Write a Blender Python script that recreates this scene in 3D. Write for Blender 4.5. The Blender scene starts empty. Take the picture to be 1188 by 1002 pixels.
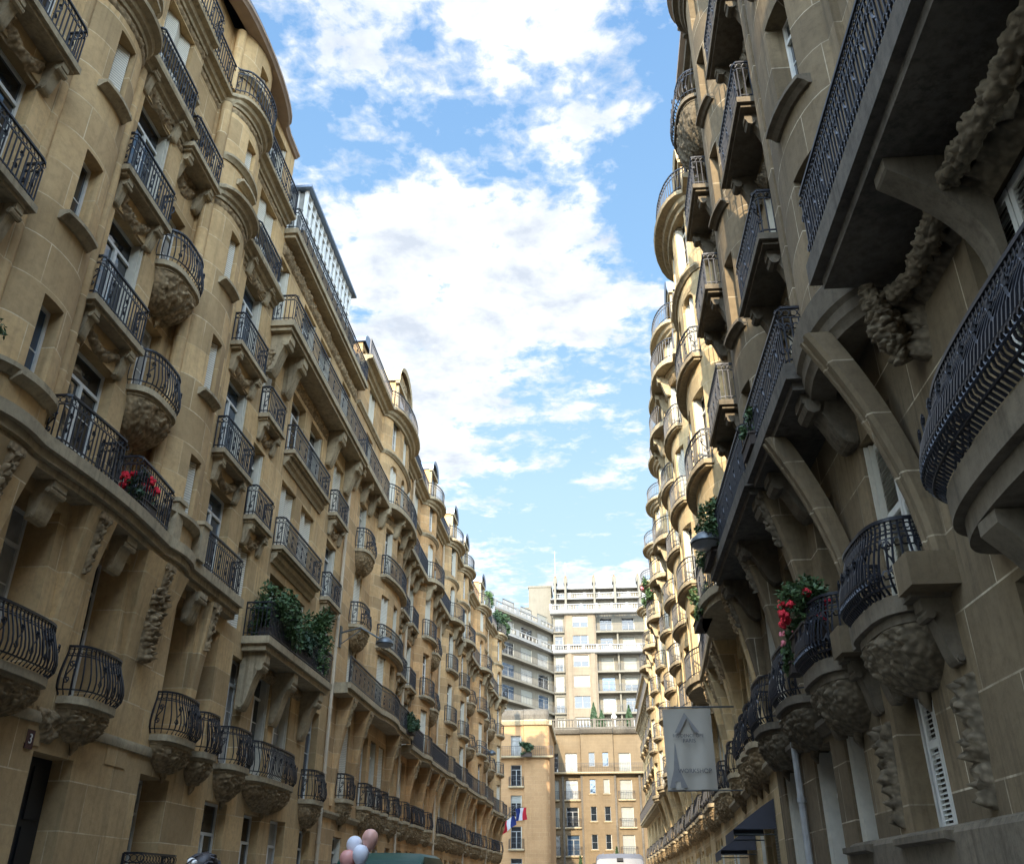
import bpy, math, random
from mathutils import Vector, noise, Matrix
PI = math.pi
R = math.radians
random.seed(7)
scene = bpy.context.scene
COL = scene.collection

# ------------------------------------------------------------------ materials
def newmat(name):
    m = bpy.data.materials.new(name); m.use_nodes = True
    nt = m.node_tree
    b = nt.nodes['Principled BSDF']
    return m, nt, b
def N(nt, t, **kw):
    n = nt.nodes.new(t)
    for k, v in kw.items():
        if k in n.inputs: n.inputs[k].default_value = v
        else: setattr(n, k, v)
    return n
def L(nt, a, b): nt.links.new(a, b)
def ramp(nt, fac, stops):
    r = nt.nodes.new('ShaderNodeValToRGB')
    cr = r.color_ramp
    while len(cr.elements) < len(stops): cr.elements.new(0.5)
    for e, (p, c) in zip(cr.elements, stops):
        e.position = p; e.color = (c[0], c[1], c[2], 1) if not isinstance(c, (int, float)) else (c, c, c, 1)
    L(nt, fac, r.inputs[0]); return r.outputs[0]
def mixc(nt, fac, a, b, mode='MIX'):
    m = nt.nodes.new('ShaderNodeMix'); m.data_type = 'RGBA'; m.blend_type = mode
    for sock, v in ((m.inputs[0], fac), (m.inputs[6], a), (m.inputs[7], b)):
        if hasattr(v, 'is_linked') or hasattr(v, 'links'): L(nt, v, sock)
        elif isinstance(v, (int, float)): sock.default_value = v
        else: sock.default_value = (*v, 1)
    return m.outputs[2]
def stone(name, ca, cb, joint=None, bw=1.7, bh=0.82, grime=.55, rough=.9, streak=.5, bump=.25, carve=0, bv=1.):
    m, nt, b = newmat(name)
    uv = N(nt, 'ShaderNodeUVMap'); tc = N(nt, 'ShaderNodeTexCoord'); geo = N(nt, 'ShaderNodeNewGeometry')
    n1 = N(nt, 'ShaderNodeTexNoise', Scale=.55, Detail=6., Roughness=.6); L(nt, geo.outputs['Position'], n1.inputs['Vector'])
    c = mixc(nt, ramp(nt, n1.outputs[0], [(.3, 0), (.7, 1)]), ca, cb)
    if joint:
        br = N(nt, 'ShaderNodeTexBrick'); br.offset = .5
        br.inputs['Scale'].default_value = 1; br.inputs['Mortar Size'].default_value = .011; br.inputs['Mortar Smooth'].default_value = .2
        br.inputs['Brick Width'].default_value = bw; br.inputs['Row Height'].default_value = bh
        br.inputs['Color1'].default_value = (1-.30*bv, 1-.31*bv, 1-.32*bv, 1); br.inputs['Color2'].default_value = (1+.16*bv, 1+.12*bv, 1+.06*bv, 1)
        br.inputs['Mortar'].default_value = (1, 1, 1, 1); br.inputs['Bias'].default_value = 0
        L(nt, uv.outputs[0], br.inputs['Vector'])
        c = mixc(nt, 1., c, br.outputs['Color'], 'MULTIPLY')
        nj = N(nt, 'ShaderNodeTexNoise', Scale=1.3, Detail=2.); L(nt, geo.outputs['Position'], nj.inputs['Vector'])
        jm = N(nt, 'ShaderNodeMath', operation='MULTIPLY'); L(nt, br.outputs['Fac'], jm.inputs[0]); L(nt, ramp(nt, nj.outputs[0], [(.35, 0.1), (.62, .9)]), jm.inputs[1])
        c = mixc(nt, jm.outputs[0], c, joint)
    jointfac = br.outputs['Fac'] if joint else None
    # vertical run-off streaks and blotchy weathering
    mp = N(nt, 'ShaderNodeMapping'); mp.inputs['Scale'].default_value = (2.6, 2.6, .22); L(nt, geo.outputs['Position'], mp.inputs[0])
    n2 = N(nt, 'ShaderNodeTexNoise', Scale=1.2, Detail=8., Roughness=.7); L(nt, mp.outputs[0], n2.inputs['Vector'])
    c = mixc(nt, ramp(nt, n2.outputs[0], [(.52, 0), (.75, streak)]), c, tuple(x*.36 for x in ca))
    mp2 = N(nt, 'ShaderNodeMapping'); mp2.inputs['Scale'].default_value = (9., 9., .45); mp2.inputs['Location'].default_value = (3, 7, 1); L(nt, geo.outputs['Position'], mp2.inputs[0])
    n4 = N(nt, 'ShaderNodeTexNoise', Scale=1., Detail=5., Roughness=.6); L(nt, mp2.outputs[0], n4.inputs['Vector'])
    nm = N(nt, 'ShaderNodeTexNoise', Scale=.35, Detail=3.); L(nt, geo.outputs['Position'], nm.inputs['Vector'])
    mm_ = N(nt, 'ShaderNodeMath', operation='MULTIPLY'); L(nt, ramp(nt, n4.outputs[0], [(.50, 0), (.66, streak)]), mm_.inputs[0]); L(nt, ramp(nt, nm.outputs[0], [(.42, 0), (.62, 1)]), mm_.inputs[1])
    c = mixc(nt, mm_.outputs[0], c, tuple(x*.40 for x in ca))
    n3 = N(nt, 'ShaderNodeTexNoise', Scale=7., Detail=8., Roughness=.75); L(nt, geo.outputs['Position'], n3.inputs['Vector'])
    c = mixc(nt, ramp(nt, n3.outputs[0], [(.45, 0), (.8, grime)]), c, tuple(x*.45 for x in cb))
    L(nt, c, b.inputs['Base Color']); b.inputs['Roughness'].default_value = rough
    b.inputs['Specular IOR Level'].default_value = .2
    bp = N(nt, 'ShaderNodeBump', Strength=bump, Distance=.03)
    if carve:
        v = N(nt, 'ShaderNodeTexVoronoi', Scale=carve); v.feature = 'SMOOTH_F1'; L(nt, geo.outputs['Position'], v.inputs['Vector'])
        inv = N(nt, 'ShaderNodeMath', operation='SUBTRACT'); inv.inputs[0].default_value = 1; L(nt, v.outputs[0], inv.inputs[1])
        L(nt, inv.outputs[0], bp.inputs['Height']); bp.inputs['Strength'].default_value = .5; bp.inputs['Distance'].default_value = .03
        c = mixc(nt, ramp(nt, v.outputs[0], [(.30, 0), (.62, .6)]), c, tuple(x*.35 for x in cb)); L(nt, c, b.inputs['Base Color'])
    elif jointfac is not None:
        hj = N(nt, 'ShaderNodeMath', operation='SUBTRACT'); L(nt, n3.outputs[0], hj.inputs[0]); L(nt, jointfac, hj.inputs[1]); L(nt, hj.outputs[0], bp.inputs['Height'])
    else: L(nt, n3.outputs[0], bp.inputs['Height'])
    L(nt, bp.outputs[0], b.inputs['Normal'])
    return m
def plain(name, col, rough=.6, metal=0, spec=.5, var=.25, nscale=6., bump=0, trans=0):
    m, nt, b = newmat(name)
    geo = N(nt, 'ShaderNodeNewGeometry')
    n = N(nt, 'ShaderNodeTexNoise', Scale=nscale, Detail=5.); L(nt, geo.outputs['Position'], n.inputs['Vector'])
    c = mixc(nt, n.outputs[0], tuple(x*(1-var) for x in col), tuple(min(1, x*(1+var)) for x in col))
    L(nt, c, b.inputs['Base Color'])
    b.inputs['Roughness'].default_value = rough; b.inputs['Metallic'].default_value = metal; b.inputs['Specular IOR Level'].default_value = spec
    if bump:
        bp = N(nt, 'ShaderNodeBump', Strength=bump, Distance=.02); L(nt, n.outputs[0], bp.inputs['Height']); L(nt, bp.outputs[0], b.inputs['Normal'])
    if trans:
        b.inputs['Transmission Weight'].default_value = trans
    return m
def slatmat(name, col, freq, dark=.35, axis='z'):
    m, nt, b = newmat(name)
    geo = N(nt, 'ShaderNodeNewGeometry'); sp = N(nt, 'ShaderNodeSeparateXYZ'); L(nt, geo.outputs['Position'], sp.inputs[0])
    mu = N(nt, 'ShaderNodeMath', operation='MULTIPLY'); mu.inputs[1].default_value = freq*2*PI; L(nt, sp.outputs['Z'], mu.inputs[0])
    si = N(nt, 'ShaderNodeMath', operation='SINE'); L(nt, mu.outputs[0], si.inputs[0])
    f = ramp(nt, si.outputs[0], [(.0, 1), (.25, 0)])
    n = N(nt, 'ShaderNodeTexNoise', Scale=5.); L(nt, geo.outputs['Position'], n.inputs['Vector'])
    c0 = mixc(nt, n.outputs[0], tuple(x*.75 for x in col), tuple(min(1, x*1.15) for x in col))
    c = mixc(nt, f, c0, tuple(x*dark for x in col)); L(nt, c, b.inputs['Base Color'])
    bp = N(nt, 'ShaderNodeBump', Strength=.4, Distance=.006); L(nt, si.outputs[0], bp.inputs['Height']); L(nt, bp.outputs[0], b.inputs['Normal'])
    b.inputs['Roughness'].default_value = .7
    return m
M = {}
M['stone_a'] = stone('limestone honey', (.61, .425, .215), (.47, .315, .15), joint=(.74, .60, .38))
M['stone_b'] = stone('limestone buff', (.62, .42, .215), (.49, .31, .145), joint=(.68, .52, .32), bh=.5, bw=1.1)
M['stone_c'] = stone('limestone orange', (.63, .395, .19), (.49, .285, .125), joint=(.66, .48, .27), bh=.45, bw=1.0)
M['stone_r'] = stone('limestone weathered and shade-darkened', (.245, .187, .112), (.16, .12, .07), joint=(.62, .52, .36), streak=.7, grime=.6)  # stained grey stone, darkened further to carry the near-right shade
M['stone_y'] = stone('limestone pale yellow', (.66, .50, .27), (.54, .39, .20), joint=(.72, .58, .36), bh=.5, bw=1.1, streak=.45)
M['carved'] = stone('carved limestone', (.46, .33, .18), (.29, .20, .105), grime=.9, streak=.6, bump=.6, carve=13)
M['carved_dark'] = stone('soot and shade toned carved limestone', (.22, .172, .11), (.14, .11, .07), grime=.6, streak=.4, bump=.5, carve=15)  # carving's soot tone, deepened with the shade of the near-right side
M['trim'] = stone('ledge limestone', (.50, .39, .235), (.33, .26, .16), grime=.8, streak=.8, bump=.3)
M['trim_dark'] = stone('soot and shade toned ledge limestone', (.17, .145, .11), (.09, .078, .062), grime=.9, streak=.8, bump=.35)  # soot tone, deepened to hold the shade on the near-right slabs
M['podium'] = stone('ochre render', (.185, .135, .078), (.15, .108, .062), joint=(.23, .17, .10), bh=.4, bw=.9, streak=.3, grime=.3, bv=.2)  # ochre lowered so the sun-facing block reads as shaded
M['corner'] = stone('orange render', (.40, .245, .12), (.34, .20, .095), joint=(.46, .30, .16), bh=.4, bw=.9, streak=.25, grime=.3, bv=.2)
M['modern'] = stone('cream cladding', (.185, .168, .13), (.15, .135, .105), streak=.3, grime=.3)  # cream taken down in colour to put the tall block in shade
M['modern_brown'] = stone('tan cladding', (.205, .165, .115), (.175, .14, .098), joint=(.24, .19, .135), bh=.4, bw=1.2, streak=.3, grime=.3, bv=.2)  # tan lowered likewise, shade held in the base colour
M['white'] = plain('white paint', (.72, .70, .64), .6, var=.12)
M['frame'] = plain('grey white window paint', (.62, .60, .53), .55, var=.15)
M['white_far'] = plain('shade-dimmed white paint', (.23, .225, .21), .7, var=.2)  # white copy dimmed for the far blocks, shade put into the colour
M['blind_far'] = slatmat('pale distant roller blind', (.27, .265, .22), 9, dark=.8)  # roller blind copy, darkened to hold the far blocks' shade
M['iron'] = plain('black wrought iron', (.011, .012, .017), .45, .1, .5, var=.4)
M['glass'] = plain('window glass', (.014, .018, .022), .04, 0, .9, var=.3, nscale=1.5)
M['glass_blue'] = plain('bright window glass', (.05, .08, .12), .03, .25, 1., var=.5, nscale=1.2)
for _g in ('glass', 'glass_blue'):
    _nt = M[_g].node_tree; _geo = N(_nt, 'ShaderNodeNewGeometry'); _n = N(_nt, 'ShaderNodeTexNoise', Scale=2.2, Detail=1.); L(_nt, _geo.outputs['Position'], _n.inputs['Vector'])
    _b = N(_nt, 'ShaderNodeBump', Strength=.35, Distance=.02); L(_nt, _n.outputs[0], _b.inputs['Height']); L(_nt, _b.outputs[0], _nt.nodes['Principled BSDF'].inputs['Normal'])
M['curtain'] = plain('net curtain behind glass', (.30, .29, .26), .15, 0, .7, var=.5, nscale=3)
M['shutter'] = slatmat('cream louvred shutter', (.72, .65, .50), 16, dark=.6)
M['shutter_plain'] = plain('weathered cream shutter', (.55, .50, .39), .7, var=.2, nscale=8)
M['shutter_w'] = slatmat('grey white louvred shutter', (.52, .51, .46), 13, dark=.12)
M['blind'] = slatmat('pale roller blind', (.52, .50, .40), 9, dark=.8)
M['blind_blue'] = slatmat('blue roller blind', (.10, .17, .30), 9, dark=.7)
M['zinc'] = plain('zinc roofing', (.20, .24, .30), .45, .5, .5, var=.2, nscale=2)
M['slate'] = plain('slate roofing', (.07, .08, .10), .6, 0, .4, var=.4, nscale=9, bump=.3)
M['brownroof'] = plain('weathered eave', (.34, .25, .18), .8, 0, .3, var=.3, nscale=3)
M['brick'] = plain('chimney render', (.40, .33, .25), .9, 0, .2, var=.25, nscale=2)
M['pot'] = plain('terracotta', (.32, .13, .07), .8, 0, .3)
M['wood'] = plain('dark door wood', (.012, .014, .018), .35, 0, .5, var=.4)
M['interior'] = plain('dark interior', (.02, .018, .016), .9, 0, .1)
M['asphalt'] = plain('asphalt', (.05, .05, .052), .85, 0, .3, var=.3, nscale=25, bump=.2)
M['pave'] = plain('granite pavement', (.22, .21, .19), .85, 0, .3, var=.2, nscale=12, bump=.2)
M['earth'] = plain('far ground', (.12, .11, .09), .95)
M['leaf'] = plain('leaves', (.055, .10, .03), .6, 0, .4, var=.6, nscale=3)
M['leaf2'] = plain('dark leaves', (.03, .06, .022), .6, 0, .4, var=.6, nscale=3)
M['redfl'] = plain('red petals', (.62, .02, .035), .6, 0, .3, var=.4, nscale=9)
M['pinkfl'] = plain('pink petals', (.72, .22, .24), .6, 0, .3, var=.3, nscale=9)
M['soil'] = plain('dark planter', (.05, .035, .025), .8)
M['lampm'] = plain('grey lamp metal', (.10, .11, .11), .4, .6, .5, var=.2)
M['lampglass'] = plain('lamp lens', (.30, .31, .30), .25, 0, .8, var=.1)
M['pipe'] = plain('drain pipe', (.50, .40, .27), .6, 0, .4, var=.15)
M['pipegrey'] = plain('grey drain pipe', (.36, .35, .32), .6, 0, .4, var=.3)

# ------------------------------------------------------------------ frames and street plan
def lerp(a, b, t): return a+(b-a)*t
def pl(tab, x):
    if x <= tab[0][0]: return tab[0][1]
    for (x0, y0), (x1, y1) in zip(tab, tab[1:]):
        if x <= x1:
            return y0+(y1-y0)*(x-x0)/(x1-x0) if x1 > x0 else y1
    return tab[-1][1]
TL = [(0, -9.3), (48, -9.3), (58, -9.15), (68, -9.0), (78, -8.55), (88, -8.1)]
TR = [(-20, 3.9), (16, 3.9), (20.6, 3.95), (31, 4.6), (46, 5.25), (60, 5.6), (75, 5.75), (110, 5.8)]
class FL:
    side = 1
    def P(self, s, d, z): return (pl(TL, s)+d, s, z)
class FR:
    side = -1
    def P(self, s, d, z): return (pl(TR, s)-d, s, z)
class FE:                       # frontal facades: s = X, outward towards the camera
    side = 1
    def __init__(self, y, slope=0, x0=0): self.y = y; self.k = slope; self.x0 = x0
    def P(self, s, d, z): return (s, self.y+self.k*(s-self.x0)-d, z)
fl, fr = FL(), FR()

class MB:
    def __init__(self, F=None): self.v = []; self.f = []; self.uv = []; self.m = []; self.F = F
    def V(self, s, d, z):
        self.v.append(self.F.P(s, d, z)); self.uv.append((s+d, z)); return len(self.v)-1
    def W(self, x, y, z):
        self.v.append((x, y, z)); self.uv.append((x+y, z)); return len(self.v)-1
    def face(self, idx, m=0): self.f.append(idx); self.m.append(m)
    def quad4(self, pts, m=0): self.face([self.V(*p) for p in pts], m)
    def box(self, s0, s1, d0, d1, z0, z1, m=0):
        i = [self.V(s, d, z) for z in (z0, z1) for (s, d) in ((s0, d0), (s1, d0), (s1, d1), (s0, d1))]
        for q in ((0, 3, 2, 1), (4, 5, 6, 7), (0, 1, 5, 4), (1, 2, 6, 5), (2, 3, 7, 6), (3, 0, 4, 7)): self.face([i[k] for k in q], m)
    def wbox(self, x0, x1, y0, y1, z0, z1, m=0):
        i = [self.W(x, y, z) for z in (z0, z1) for (x, y) in ((x0, y0), (x1, y0), (x1, y1), (x0, y1))]
        for q in ((0, 3, 2, 1), (4, 5, 6, 7), (0, 1, 5, 4), (1, 2, 6, 5), (2, 3, 7, 6), (3, 0, 4, 7)): self.face([i[k] for k in q], m)
    def tube(self, pts, r, n=4, m=0, caps=False, world=False):
        P = [Vector(p) if world else Vector(self.F.P(*p)) for p in pts]
        rings = []
        for i, p in enumerate(P):
            t = (P[min(i+1, len(P)-1)]-P[max(i-1, 0)])
            if t.length < 1e-7: t = Vector((0, 0, 1))
            t.normalize()
            a = Vector((0, 0, 1)) if abs(t.z) < .9 else Vector((1, 0, 0))
            u = t.cross(a).normalized(); w = t.cross(u)
            rr = r[i] if isinstance(r, (list, tuple)) else r
            ring = []
            for k in range(n):
                an = 2*PI*(k+.5)/n; q = p+u*(math.cos(an)*rr)+w*(math.sin(an)*rr)
                ring.append(self.W(*q))
            rings.append(ring)
        for a, b in zip(rings, rings[1:]):
            for k in range(n): self.face([a[k], a[(k+1) % n], b[(k+1) % n], b[k]], m)
        if caps:
            self.face(rings[0][::-1], m); self.face(rings[-1], m)
    def grid(self, rows, m=0, closed=False):
        for a, b in zip(rows, rows[1:]):
            n = len(a)
            for k in range(n if closed else n-1): self.face([a[k], a[(k+1) % n], b[(k+1) % n], b[k]], m)
    def blob(self, c, r, seg=6, ring=4, sx=1, sy=1, sz=1, m=0):
        rows = []
        for j in range(ring+1):
            ph = PI*j/ring; rr = max(math.sin(ph), .02)
            rows.append([self.W(c[0]+r*sx*rr*math.cos(2*PI*k/seg), c[1]+r*sy*rr*math.sin(2*PI*k/seg), c[2]+r*sz*math.cos(ph)) for k in range(seg)])
        self.grid(rows, m, True)
    SPLIT = {'bracket', 'cornice', 'carving', 'pilaster', 'pedestal', 'moulding', 'chimney_pot', 'fin_wall', 'flower'}
    def pieces(self):
        """connected pieces, merging those whose boxes touch"""
        n = len(self.v); par = list(range(n))
        def find(a):
            while par[a] != a: par[a] = par[par[a]]; a = par[a]
            return a
        for f in self.f:
            r = find(f[0])
            for i in f[1:]: par[find(i)] = r
        box = {}
        for i, p in enumerate(self.v):
            r = find(i); b = box.get(r)
            if b is None: box[r] = [list(p), list(p)]
            else:
                for k in range(3):
                    if p[k] < b[0][k]: b[0][k] = p[k]
                    if p[k] > b[1][k]: b[1][k] = p[k]
        gs = [([r], b) for r, b in box.items()]
        ch = True
        while ch:
            ch = False; out = []
            for rs, b in gs:
                for o in out:
                    if all(b[0][k] <= o[1][1][k]+.015 and b[1][k] >= o[1][0][k]-.015 for k in range(3)):
                        o[0].extend(rs)
                        for k in range(3): o[1][0][k] = min(o[1][0][k], b[0][k]); o[1][1][k] = max(o[1][1][k], b[1][k])
                        ch = True; break
                else: out.append((list(rs), [list(b[0]), list(b[1])]))
            gs = out
        if len(gs) < 2: return [self]
        of = {r: k for k, (rs, b) in enumerate(gs) for r in rs}
        res = [MB(self.F) for _ in gs]; mp = {}
        for i in range(n):
            m = res[of[find(i)]]; mp[i] = len(m.v); m.v.append(self.v[i]); m.uv.append(self.uv[i])
        for f, mi in zip(self.f, self.m):
            m = res[of[find(f[0])]]; m.f.append([mp[i] for i in f]); m.m.append(mi)
        return [m for m in res if m.f]
    def build(self, name, mats, parent=None, smooth=False, angle=None):
        if not self.f: return None
        if name in self.SPLIT:
            P = self.pieces()
            if len(P) > 1:
                return [q.build1(name, mats, parent, smooth, angle) for q in P][0]
        return self.build1(name, mats, parent, smooth, angle)
    def build1(self, name, mats, parent=None, smooth=False, angle=None):
        me = bpy.data.meshes.new(name)
        me.from_pydata(self.v, [], self.f)
        uvl = me.uv_layers.new(name='UVMap')
        vi = [0]*len(me.loops); me.loops.foreach_get('vertex_index', vi)
        flat = []
        for i in vi: flat.extend(self.uv[i])
        uvl.data.foreach_set('uv', flat)
        if not isinstance(mats, (list, tuple)): mats = [mats]
        for m in mats: me.materials.append(m)
        if len(mats) > 1: me.polygons.foreach_set('material_index', self.m)
        if smooth: me.polygons.foreach_set('use_smooth', [True]*len(me.polygons))
        o = bpy.data.objects.new(name, me); COL.objects.link(o)
        if smooth and angle:
            try: me.set_sharp_from_angle(angle=R(angle))
            except Exception: pass
        if parent is not None:
            o.parent = parent
            if parent.parent is None and parent.type == 'EMPTY':
                o.location = -Vector(parent.location)
        return o
def tag(o, label, cat, group=None, kind=None):
    o['label'] = label
    if kind: o['kind'] = kind
    else: o['category'] = cat
    if group: o['group'] = group
    return o
def thing(name, label, cat, loc, group=None):
    o = bpy.data.objects.new(name, None); COL.objects.link(o); o.location = loc; o.empty_display_size = .3
    return tag(o, label, cat, group)
def struct(o): o['kind'] = 'structure'; return o

# ------------------------------------------------------------------ facade pieces
def ell(c, hw, dep, base=0., n=12, pw=.5):
    """half-ellipse bay in plan, as (s, d) points"""
    out = []
    for i in range(n+1):
        a = PI*i/n
        out.append((c-hw*math.cos(a), base+dep*math.sin(a)**(2*pw)))
    return out
def prof(tab, s): return pl(tab, s)
def samples(tab, a, b, extra=(), step=1.2):
    S = {round(a, 4), round(b, 4)}
    for (s, d) in tab:
        if a < s < b: S.add(round(s, 4))
    for e in extra:
        if a <= e <= b: S.add(round(e, 4))
    S = sorted(S); out = [S[0]]
    for s in S[1:]:
        g = s-out[-1]
        if g < .004: continue
        k = int(g//step)
        for j in range(1, k+1):
            q = out[-1]+g/(k+1)
            out.append(round(q, 4))
        out.append(s)
    return out
def wall(mb, tab, a, b, z0, z1, ops, rev=.32):
    """ops: (s0,s1,z0,z1[,arch]) openings; tab gives the plan curve"""
    ex = [x for o in ops for x in (o[0], o[1])]
    S = samples(tab, a, b, ex)
    Z = sorted({round(z0, 4), round(z1, 4)} | {round(min(max(z, z0), z1), 4) for o in ops for z in (o[2], o[3])})
    idx = {}
    def v(i, j):
        if (i, j) not in idx: idx[(i, j)] = mb.V(S[i], prof(tab, S[i]), Z[j])
        return idx[(i, j)]
    for j in range(len(Z)-1):
        zc = (Z[j]+Z[j+1])/2
        row = [o for o in ops if o[2] < zc < o[3]]
        for i in range(len(S)-1):
            sc = (S[i]+S[i+1])/2
            if any(o[0] < sc < o[1] for o in row): continue
            mb.face([v(i, j), v(i+1, j), v(i+1, j+1), v(i, j+1)])
    for o in ops:
        s0, s1, q0, q1 = o[:4]
        d0, d1 = prof(tab, s0), prof(tab, s1)
        mb.quad4([(s0, d0, q0), (s0, d0, q1), (s0, d0-rev, q1), (s0, d0-rev, q0)])
        mb.quad4([(s1, d1, q0), (s1, d1-rev, q0), (s1, d1-rev, q1), (s1, d1, q1)])
        SS = samples(tab, s0, s1)
        for u, w in zip(SS, SS[1:]):
            for q in (q0, q1):
                mb.quad4([(u, prof(tab, u), q), (w, prof(tab, w), q), (w, lerp(d0, d1, (w-s0)/(s1-s0))-rev, q), (u, lerp(d0, d1, (u-s0)/(s1-s0))-rev, q)])
        if len(o) > 4 and o[4]:
            # arched head: spandrels just behind the wall face
            w_ = s1-s0; r_ = w_/2; zc = q1-r_*o[4]
            for sg in (0, 1):
                pts = []
                for k in range(7):
                    an = PI/2*k/6
                    sx = r_-r_*math.cos(an); zz = zc+r_*o[4]*math.sin(an)
                    s = s0+sx if sg == 0 else s1-sx
                    pts.append((s, prof(tab, s), zz))
                cs = s0 if sg == 0 else s1
                for p, q in zip(pts, pts[1:]):
                    mb.quad4([(p[0], p[1]-.012, p[2]), (q[0], q[1]-.012, q[2]), (q[0], q[1]-.012, q1), (p[0], p[1]-.012, q1)])
                    mb.quad4([(p[0], p[1]-.012, p[2]), (q[0], q[1]-.012, q[2]), (q[0], q[1]-rev, q[2]), (p[0], p[1]-rev, p[2])])
def band(mb, tab, a, b, z, pr, cap=True):
    """sweep a moulding profile pr [(out, dz)] along the plan curve"""
    S = samples(tab, a, b, step=2.5)
    rows = []
    for s in S:
        e = .0
        d = prof(tab, s); rows.append([mb.V(s, d+o, z+dz) for o, dz in pr])
    for r0, r1 in zip(rows, rows[1:]):
        for k in range(len(pr)-1): mb.face([r0[k], r0[k+1], r1[k+1], r1[k]])
    if cap:
        mb.face(rows[0]); mb.face(rows[-1][::-1])
CORN = [(-.05, -.34), (.06, -.34), (.08, -.26), (.16, -.22), (.20, -.12), (.34, -.08), (.36, 0), (.30, .05), (-.05, .08)]
STRING = [(-.05, -.16), (.05, -.16), (.10, -.08), (.16, -.04), (.16, .04), (-.05, .07)]
LEDGE = [(-.05, -.42), (.10, -.42), (.14, -.30), (.30, -.24), (.42, -.17), (.46, -.02), (.62, 0), (.62, .12), (-.05, .15)]
def extr(mb, s0, s1, pts, m=0, top_scale=None):
    """extrude a closed (d,z) outline along s"""
    a = [mb.V(s0, d, z) for d, z in pts]; b = [mb.V(s1, d, z) for d, z in pts]
    n = len(pts)
    for k in range(n): mb.face([a[k], a[(k+1) % n], b[(k+1) % n], b[k]], m)
    mb.face(a, m); mb.face(b[::-1], m)
def console(mb, s, w, ztop, h, dep, d0=0.):
    """S-scroll bracket"""
    o = []
    for k in range(9):
        t = k/8
        o.append((d0+dep*(1-.80*t-.16*math.sin(t*PI)*(1-t)), ztop-h*.18-h*.82*t+.05*math.sin(t*2*PI)))
    pts = [(d0-.05, ztop), (d0+dep, ztop), (d0+dep, ztop-h*.12)]+o+[(d0-.05, ztop-h)]
    extr(mb, s-w/2, s+w/2, pts)
    # volute
    for zz, rr, dd in ((ztop-h*.26, dep*.17, d0+dep*.80), (ztop-h*.92, dep*.12, d0+dep*.14)):
        P = []
        for e in (-w/2-.035, w/2+.035):
            P.append([mb.V(s+e, dd+rr*math.cos(2*PI*k/8), zz+rr*math.sin(2*PI*k/8)) for k in range(8)])
        mb.grid(P, 0, True); mb.face(P[0]); mb.face(P[1][::-1])
def sweep_bracket(mb, s, w, ztop, h, dep, d0=0.):
    """plain bracket swept forward in one concave curve"""
    pts = [(d0-.05, ztop), (d0+dep, ztop), (d0+dep, ztop-h*.10)]+[(d0+.04+(dep-.06)*(1-t)**2.2, ztop-h*(.12+.88*t)) for t in [k/10 for k in range(11)]]+[(d0-.05, ztop-h)]
    extr(mb, s-w/2, s+w/2, pts)
def carve_h(p):
    """leafy lobes with sharp valleys between them"""
    w_ = Vector((noise.noise(p*.9), noise.noise(p*.9+Vector((9, 0, 0))), 0))*.5
    d = noise.voronoi(p+w_)[0]; lobe = min(1, max(0, (d[1]-d[0])*2.4))**.55
    d2 = noise.voronoi((p+w_)*2.4)[0]; vein = min(1, max(0, (d2[1]-d2[0])*2.6))**.6
    return .12+.62*lobe*(1.0-.55*d[0])+.34*vein*lobe+.25*noise.noise(p*.45)
def relief(mb, tab, s0, s1, z0, z1, amp=.09, res=.03, seed=0, shape='rect', off=0., freq=8.):
    """carved foliage relief standing proud of the wall"""
    ns = max(4, min(220, int(abs(s1-s0)/res/.8))); nz = max(4, min(70, int((z1-z0)/res/.8)))
    rows = []
    for j in range(nz+1):
        v = j/nz; z = lerp(z0, z1, v); row = []
        for i in range(ns+1):
            u = i/ns; s = lerp(s0, s1, u)
            x, y = abs(2*u-1), v
            if shape == 'rect': e = min(1, (1-x)*ns/3, min(v, 1-v)*nz/2.)
            elif shape == 'drop': e = min(1., max(0, (1-(x/max(.08, .25+.75*y))**2))*1.6, (1-v)*nz/2, v*nz/2)
            elif shape == 'swag': e = min(1., max(0, 1-abs(y-(.25+.55*x*x))/.30)*1.7, (1-x)*ns/2)
            e = max(0, e)
            p = Vector((s*freq+seed*7.3, z*freq, seed*3.1))
            hgt = amp*carve_h(p*1.15)*1.15
            row.append(mb.V(s, prof(tab, s)+off+(-.03 if e <= .01 else hgt*e), z))
        rows.append(row)
    mb.grid(rows)
def outline(kind, s0, s1, dep, n=14):
    """slab outline points (s,d) relative to wall"""
    if kind == 'flat':
        return [(s0, 0), (s0, dep), (s1, dep), (s1, 0)]
    c, hw = (s0+s1)/2, (s1-s0)/2
    pts = []
    for i in range(n+1):
        a = PI*i/n; cs, sn = math.cos(a), math.sin(a)
        pts.append((c-hw*math.copysign(abs(cs)**.62, cs), dep*abs(sn)**.62))
    return pts
def offs(pts, o, c=None):
    """shrink outline inwards by o (both axes)"""
    sc = sum(p[0] for p in pts)/len(pts); hw = max(p[0] for p in pts)-sc; dm = max(p[1] for p in pts)
    ks = (hw-o)/hw; kd = (dm-o)/dm
    return [(sc+(s-sc)*ks, d*kd) for s, d in pts]
def slab(mb, pts, z, th, wd):
    """pts outline relative to wall d; wd(s) gives wall"""
    a = [mb.V(s, wd(s)+d, z) for s, d in pts]; b = [mb.V(s, wd(s)+d, z+th) for s, d in pts]
    n = len(pts)
    for k in range(n-1): mb.face([a[k], a[k+1], b[k+1], b[k]])
    mb.face(a[::-1]); mb.face(b)
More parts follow.
